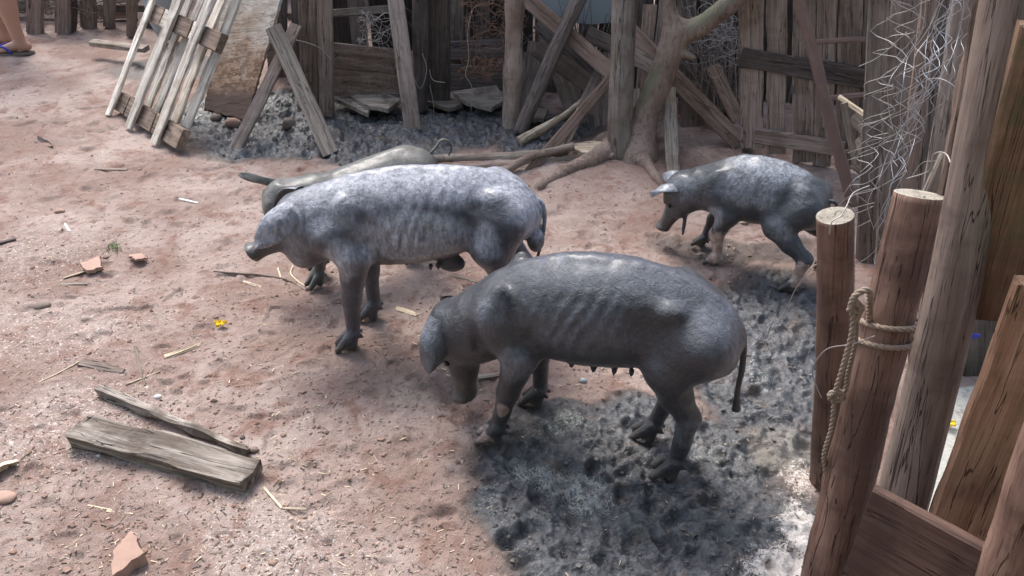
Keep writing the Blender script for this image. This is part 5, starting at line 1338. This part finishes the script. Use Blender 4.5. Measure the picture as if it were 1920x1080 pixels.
def sliver():
    p = spot()
    while mud_mask(np.array([[p.x]]), np.array([[p.y]]))[0, 0] > .5 and random.random() < .8: p = spot()
    a = random.uniform(0, 6.28); L = random.uniform(.0015, .007) * random.choice([1, 1, 1.6]); w_ = random.uniform(.0004, .0013)
    v = CUB * [L, w_, .0006]; v[:, 2] += v[:, 0] * random.uniform(-.35, .35); v[:, 1] += (v[:, 0] ** 2) * random.uniform(-25, 25)
    c_, s_ = math.cos(a), math.sin(a); v = np.stack([v[:, 0] * c_ - v[:, 1] * s_, v[:, 0] * s_ + v[:, 1] * c_, v[:, 2]], 1) + [p.x, p.y, near_z(p) + .0015]
    return v, CF, random.choices([0, 1, 2, 3], [1.6, 3.5, 1.2, 3])[0]
scatter(5200, sliver, 'wood_chip_litter', [M['pale'], M['brown'], M['straw'], M['dark']], 'fine litter of wood chips and straw bits over the whole yard')
OCT = np.array([(1, 0, 0), (-1, 0, 0), (0, 1, 0), (0, -1, 0), (0, 0, 1), (0, 0, -1), (.7, .7, .2), (-.7, .7, -.2)], float)
IC = None
bmi = bmesh.new(); bmesh.ops.create_icosphere(bmi, subdivisions=1, radius=1); ICV = np.array([v.co[:] for v in bmi.verts]); ICF = [tuple(v.index for v in f.verts) for f in bmi.faces]; bmi.free()
M['crumb'] = plain('earth_crumb', (.25, .165, .13), .95, .2, 0, .4, 40); M['mudcrumb'] = plain('mud_crumb', (.085, .075, .070), .55, .5, 0, .4, 40)
def crumb():
    p = spot(); md = mud_mask(np.array([[p.x]]), np.array([[p.y]]))[0, 0]
    r = random.uniform(.0010, .0034) * random.choice([1, 1, 1, 1.7]) * (1.5 if md > .5 else 1)
    while md > .5 and random.random() < .6: p = spot(); md = mud_mask(np.array([[p.x]]), np.array([[p.y]]))[0, 0]
    v = ICV * (1 + .35 * rng.standard_normal(len(ICV)))[:, None].clip(.5, 1.5) * [r * random.uniform(.8, 1.5), r * random.uniform(.8, 1.3), r * .7] + [p.x, p.y, near_z(p) + r * .2]
    return v, ICF, 1 if md > .5 else 0
scatter(4200, crumb, 'earth_crumbs', [M['crumb'], M['mudcrumb']], 'loose crumbs of earth over the yard')

# ---------------------------------------------------------------- the person at the far left
pr = G(48, 92); PH = R(188)
PF = Field((-.45, -.42, -.01), (.45, .42, 1.72), .010)
def leg(y, dx, k=.02):
    PF.add(PF.chain([(.02 + dx * .3, y * .9, .88), (.03 + dx, y, .47), (.0 + dx, y, .36), (-.02 + dx, y, .09)], [.085, .056, .056, .036], .02), .03)
    PF.add(PF.ell((-.028 + dx, y, .33), (.050, .048, .11)), .03)
    PF.add(PF.cone((-.035 + dx, y, .045), (-.055 + dx, y, .045), .032, .028), .02)
    PF.add(PF.cone((-.02 + dx, y, .06), (.10 + dx, y, .028), .034, .024), .02); PF.add(PF.ell((.09 + dx, y, .030), (.055, .044, .018)), .015)
    for i, (ty, tx, r) in enumerate(((.030, .165, .0135), (.012, .163, .010), (-.004, .156, .0095), (-.018, .146, .009), (-.031, .134, .008))):
        sg = 1 if y > 0 else -1; PF.add(PF.cone((.10 + dx, y - sg * ty * .9, .026), (tx + dx, y - sg * ty, .022), r, r), .006)
leg(.09, 0); leg(-.09, .16)
PF.add(PF.chain([(0, 0, .92), (.0, 0, 1.08), (.01, 0, 1.32)], [.14, .125, .135], .05), .05); PF.add(PF.ell((0, 0, 1.33), (.10, .185, .09)), .05)
PF.add(PF.cone((.0, 0, 1.40), (.02, 0, 1.50), .055, .052), .03); PF.add(PF.ell((.025, 0, 1.60), (.095, .074, .115)), .02); PF.add(PF.cone((.115, 0, 1.60), (.125, 0, 1.58), .012, .014), .012)
for sd in (-1, 1):
    PF.add(PF.chain([(0, sd * .185, 1.36), (.0, sd * .215, 1.10), (.07, sd * .20, .88)], [.052, .040, .028], .02), .02)
    PF.add(PF.ell((.085, sd * .198, .83), (.022, .016, .045)), .015); PF.add(PF.ell((.015, sd * .074, 1.60), (.016, .012, .028)), .01)
    for i in range(4): PF.add(PF.chain([(.065 + i * .014, sd * .196, .80), (.07 + i * .016, sd * .19, .765), (.078 + i * .016, sd * .18, .74)], [.009, .0085, .008], .004), .005)
    PF.add(PF.chain([(.10, sd * .19, .85), (.125, sd * .18, .82), (.13, sd * .175, .79)], [.011, .010, .009], .004), .006)
    PF.sub(PF.ell((.108, sd * .032, 1.615), (.012, .014, .008)), .008)
PF.sub(PF.cone((.118, -.022, 1.548), (.118, .022, 1.548), .004, .004), .004)
v, f = PF.surface(); pman = thing('person', 'person cut off by the left edge, bare lower leg and foot in a blue-strapped sandal', 'person', pr)
MP = Matrix.Translation(pr) @ Matrix.Rotation(PH, 4, 'Z')
obj('body', mesh_np('body', v, f, [M['skin']]), pman, MP)
def shell(f0, zlo, zhi, grow, name, mat, extra=None):
    S = Field((-.45, -.42, -.01), (.45, .42, 1.72), .014)
    S.f = extra(S); S.f = np.maximum(S.f, np.maximum(zlo - S.Z, S.Z - zhi)); v, f = S.surface(); obj(name, mesh_np(name, v, f, [mat]), pman, MP)
shell(None, .50, .98, 0, 'shorts', M['cloth'], lambda S: smin(smin(S.chain([(.03, .085, .90), (.035, .095, .45)], [.11, .095], .02), S.chain([(.03, -.085, .90), (.17, -.095, .45)], [.11, .095], .02), .03), S.ell((0, 0, .95), (.15, .18, .14)), .04))
shell(None, .90, 1.43, 0, 'shirt', M['shirt'], lambda S: smin(smin(S.chain([(0, 0, .9), (0, 0, 1.08), (.01, 0, 1.33)], [.17, .15, .155], .05), S.ell((0, 0, 1.33), (.115, .20, .10)), .05), smin(S.cone((0, .19, 1.36), (0, .22, 1.2), .065, .06), S.cone((0, -.19, 1.36), (0, -.22, 1.2), .065, .06), .01), .03))
shell(None, 1.55, 1.72, 0, 'hair', M['hair'], lambda S: -smin(-S.ell((.01, 0, 1.625), (.105, .085, .11)), S.ell((.11, 0, 1.585), (.05, .06, .07)), .01))
for sd, dx in ((1, 0), (-1, .16)):
    c_ = (0.045 + dx, sd * .09)
    v = []; n = 28
    for k in range(n):
        a_ = 2 * math.pi * k / n; x = math.cos(a_) * .135; y = math.sin(a_) * (.046 + .008 * math.cos(a_)); v.append((c_[0] + x, c_[1] + y, .012))
    v += [(a[0], a[1], -.004) for a in v]; fcs = [tuple(range(n)), tuple(reversed(range(n, 2 * n)))] + [(i, n + i, n + (i + 1) % n, (i + 1) % n) for i in range(n)]
    sdl = obj('sandal', mesh_np('sandal', v, fcs, [M['stone']], smooth=False), pman, MP); 
    straps = [smooth_pts([(c_[0] - .01, c_[1] + e * .045, .010), (c_[0] + .03, c_[1] + e * .038, .055), (c_[0] + .085, c_[1], .045), (c_[0] + .10, c_[1], .02)], 20) for e in (-1, 1)]
    obj('sandal_strap', wires_me('sandal_strap', straps, .007, [M['blue']], 6), sdl, Matrix())

# ---------------------------------------------------------------- unseen tree added behind the camera to block sky and darken near sides
rr = random.Random(5)
M['leaf'] = plain('added_tree_leaf', (.07, .12, .035), .6)
hg = thing('tree', 'unseen low leafy tree added behind the camera to block sky light', 'tree', (-.5, -4.2, 0)); V, F = [], []; o_ = 0
P = smooth_pts([(-.5, -4.2, -.1), (-.45, -4.15, 1.0), (-.3, -4.1, 2.2), (-.4, -4.1, 4.2)], 24); obj('trunk', tube_me('trunk', P, np.linspace(.14, .05, len(P)), [M['bark']], 16, .08), hg)
for _ in range(9000):
    p = Vector((rr.uniform(-7, 8), rr.uniform(-5.2, -2.6), rr.uniform(.6, 7.2))); 
    s_ = rr.uniform(.14, .26); n = Vector((rr.gauss(0, .6), 1, rr.gauss(0, .6))).normalized(); t_ = n.cross(Vector((rr.random(), rr.random(), rr.random()))).normalized(); b_ = n.cross(t_)
    q = [p - t_ * s_, p - t_ * s_ * .3 + b_ * s_ * .45, p + t_ * s_ * .5 + b_ * s_ * .35, p + t_ * s_, p + t_ * s_ * .5 - b_ * s_ * .35, p - t_ * s_ * .3 - b_ * s_ * .45]
    V += [tuple(k) for k in q]; F.append(tuple(range(o_, o_ + 6))); o_ += 6
obj('added_crown', mesh_np('added_crown', V, F, [M['leaf']], smooth=False), hg)
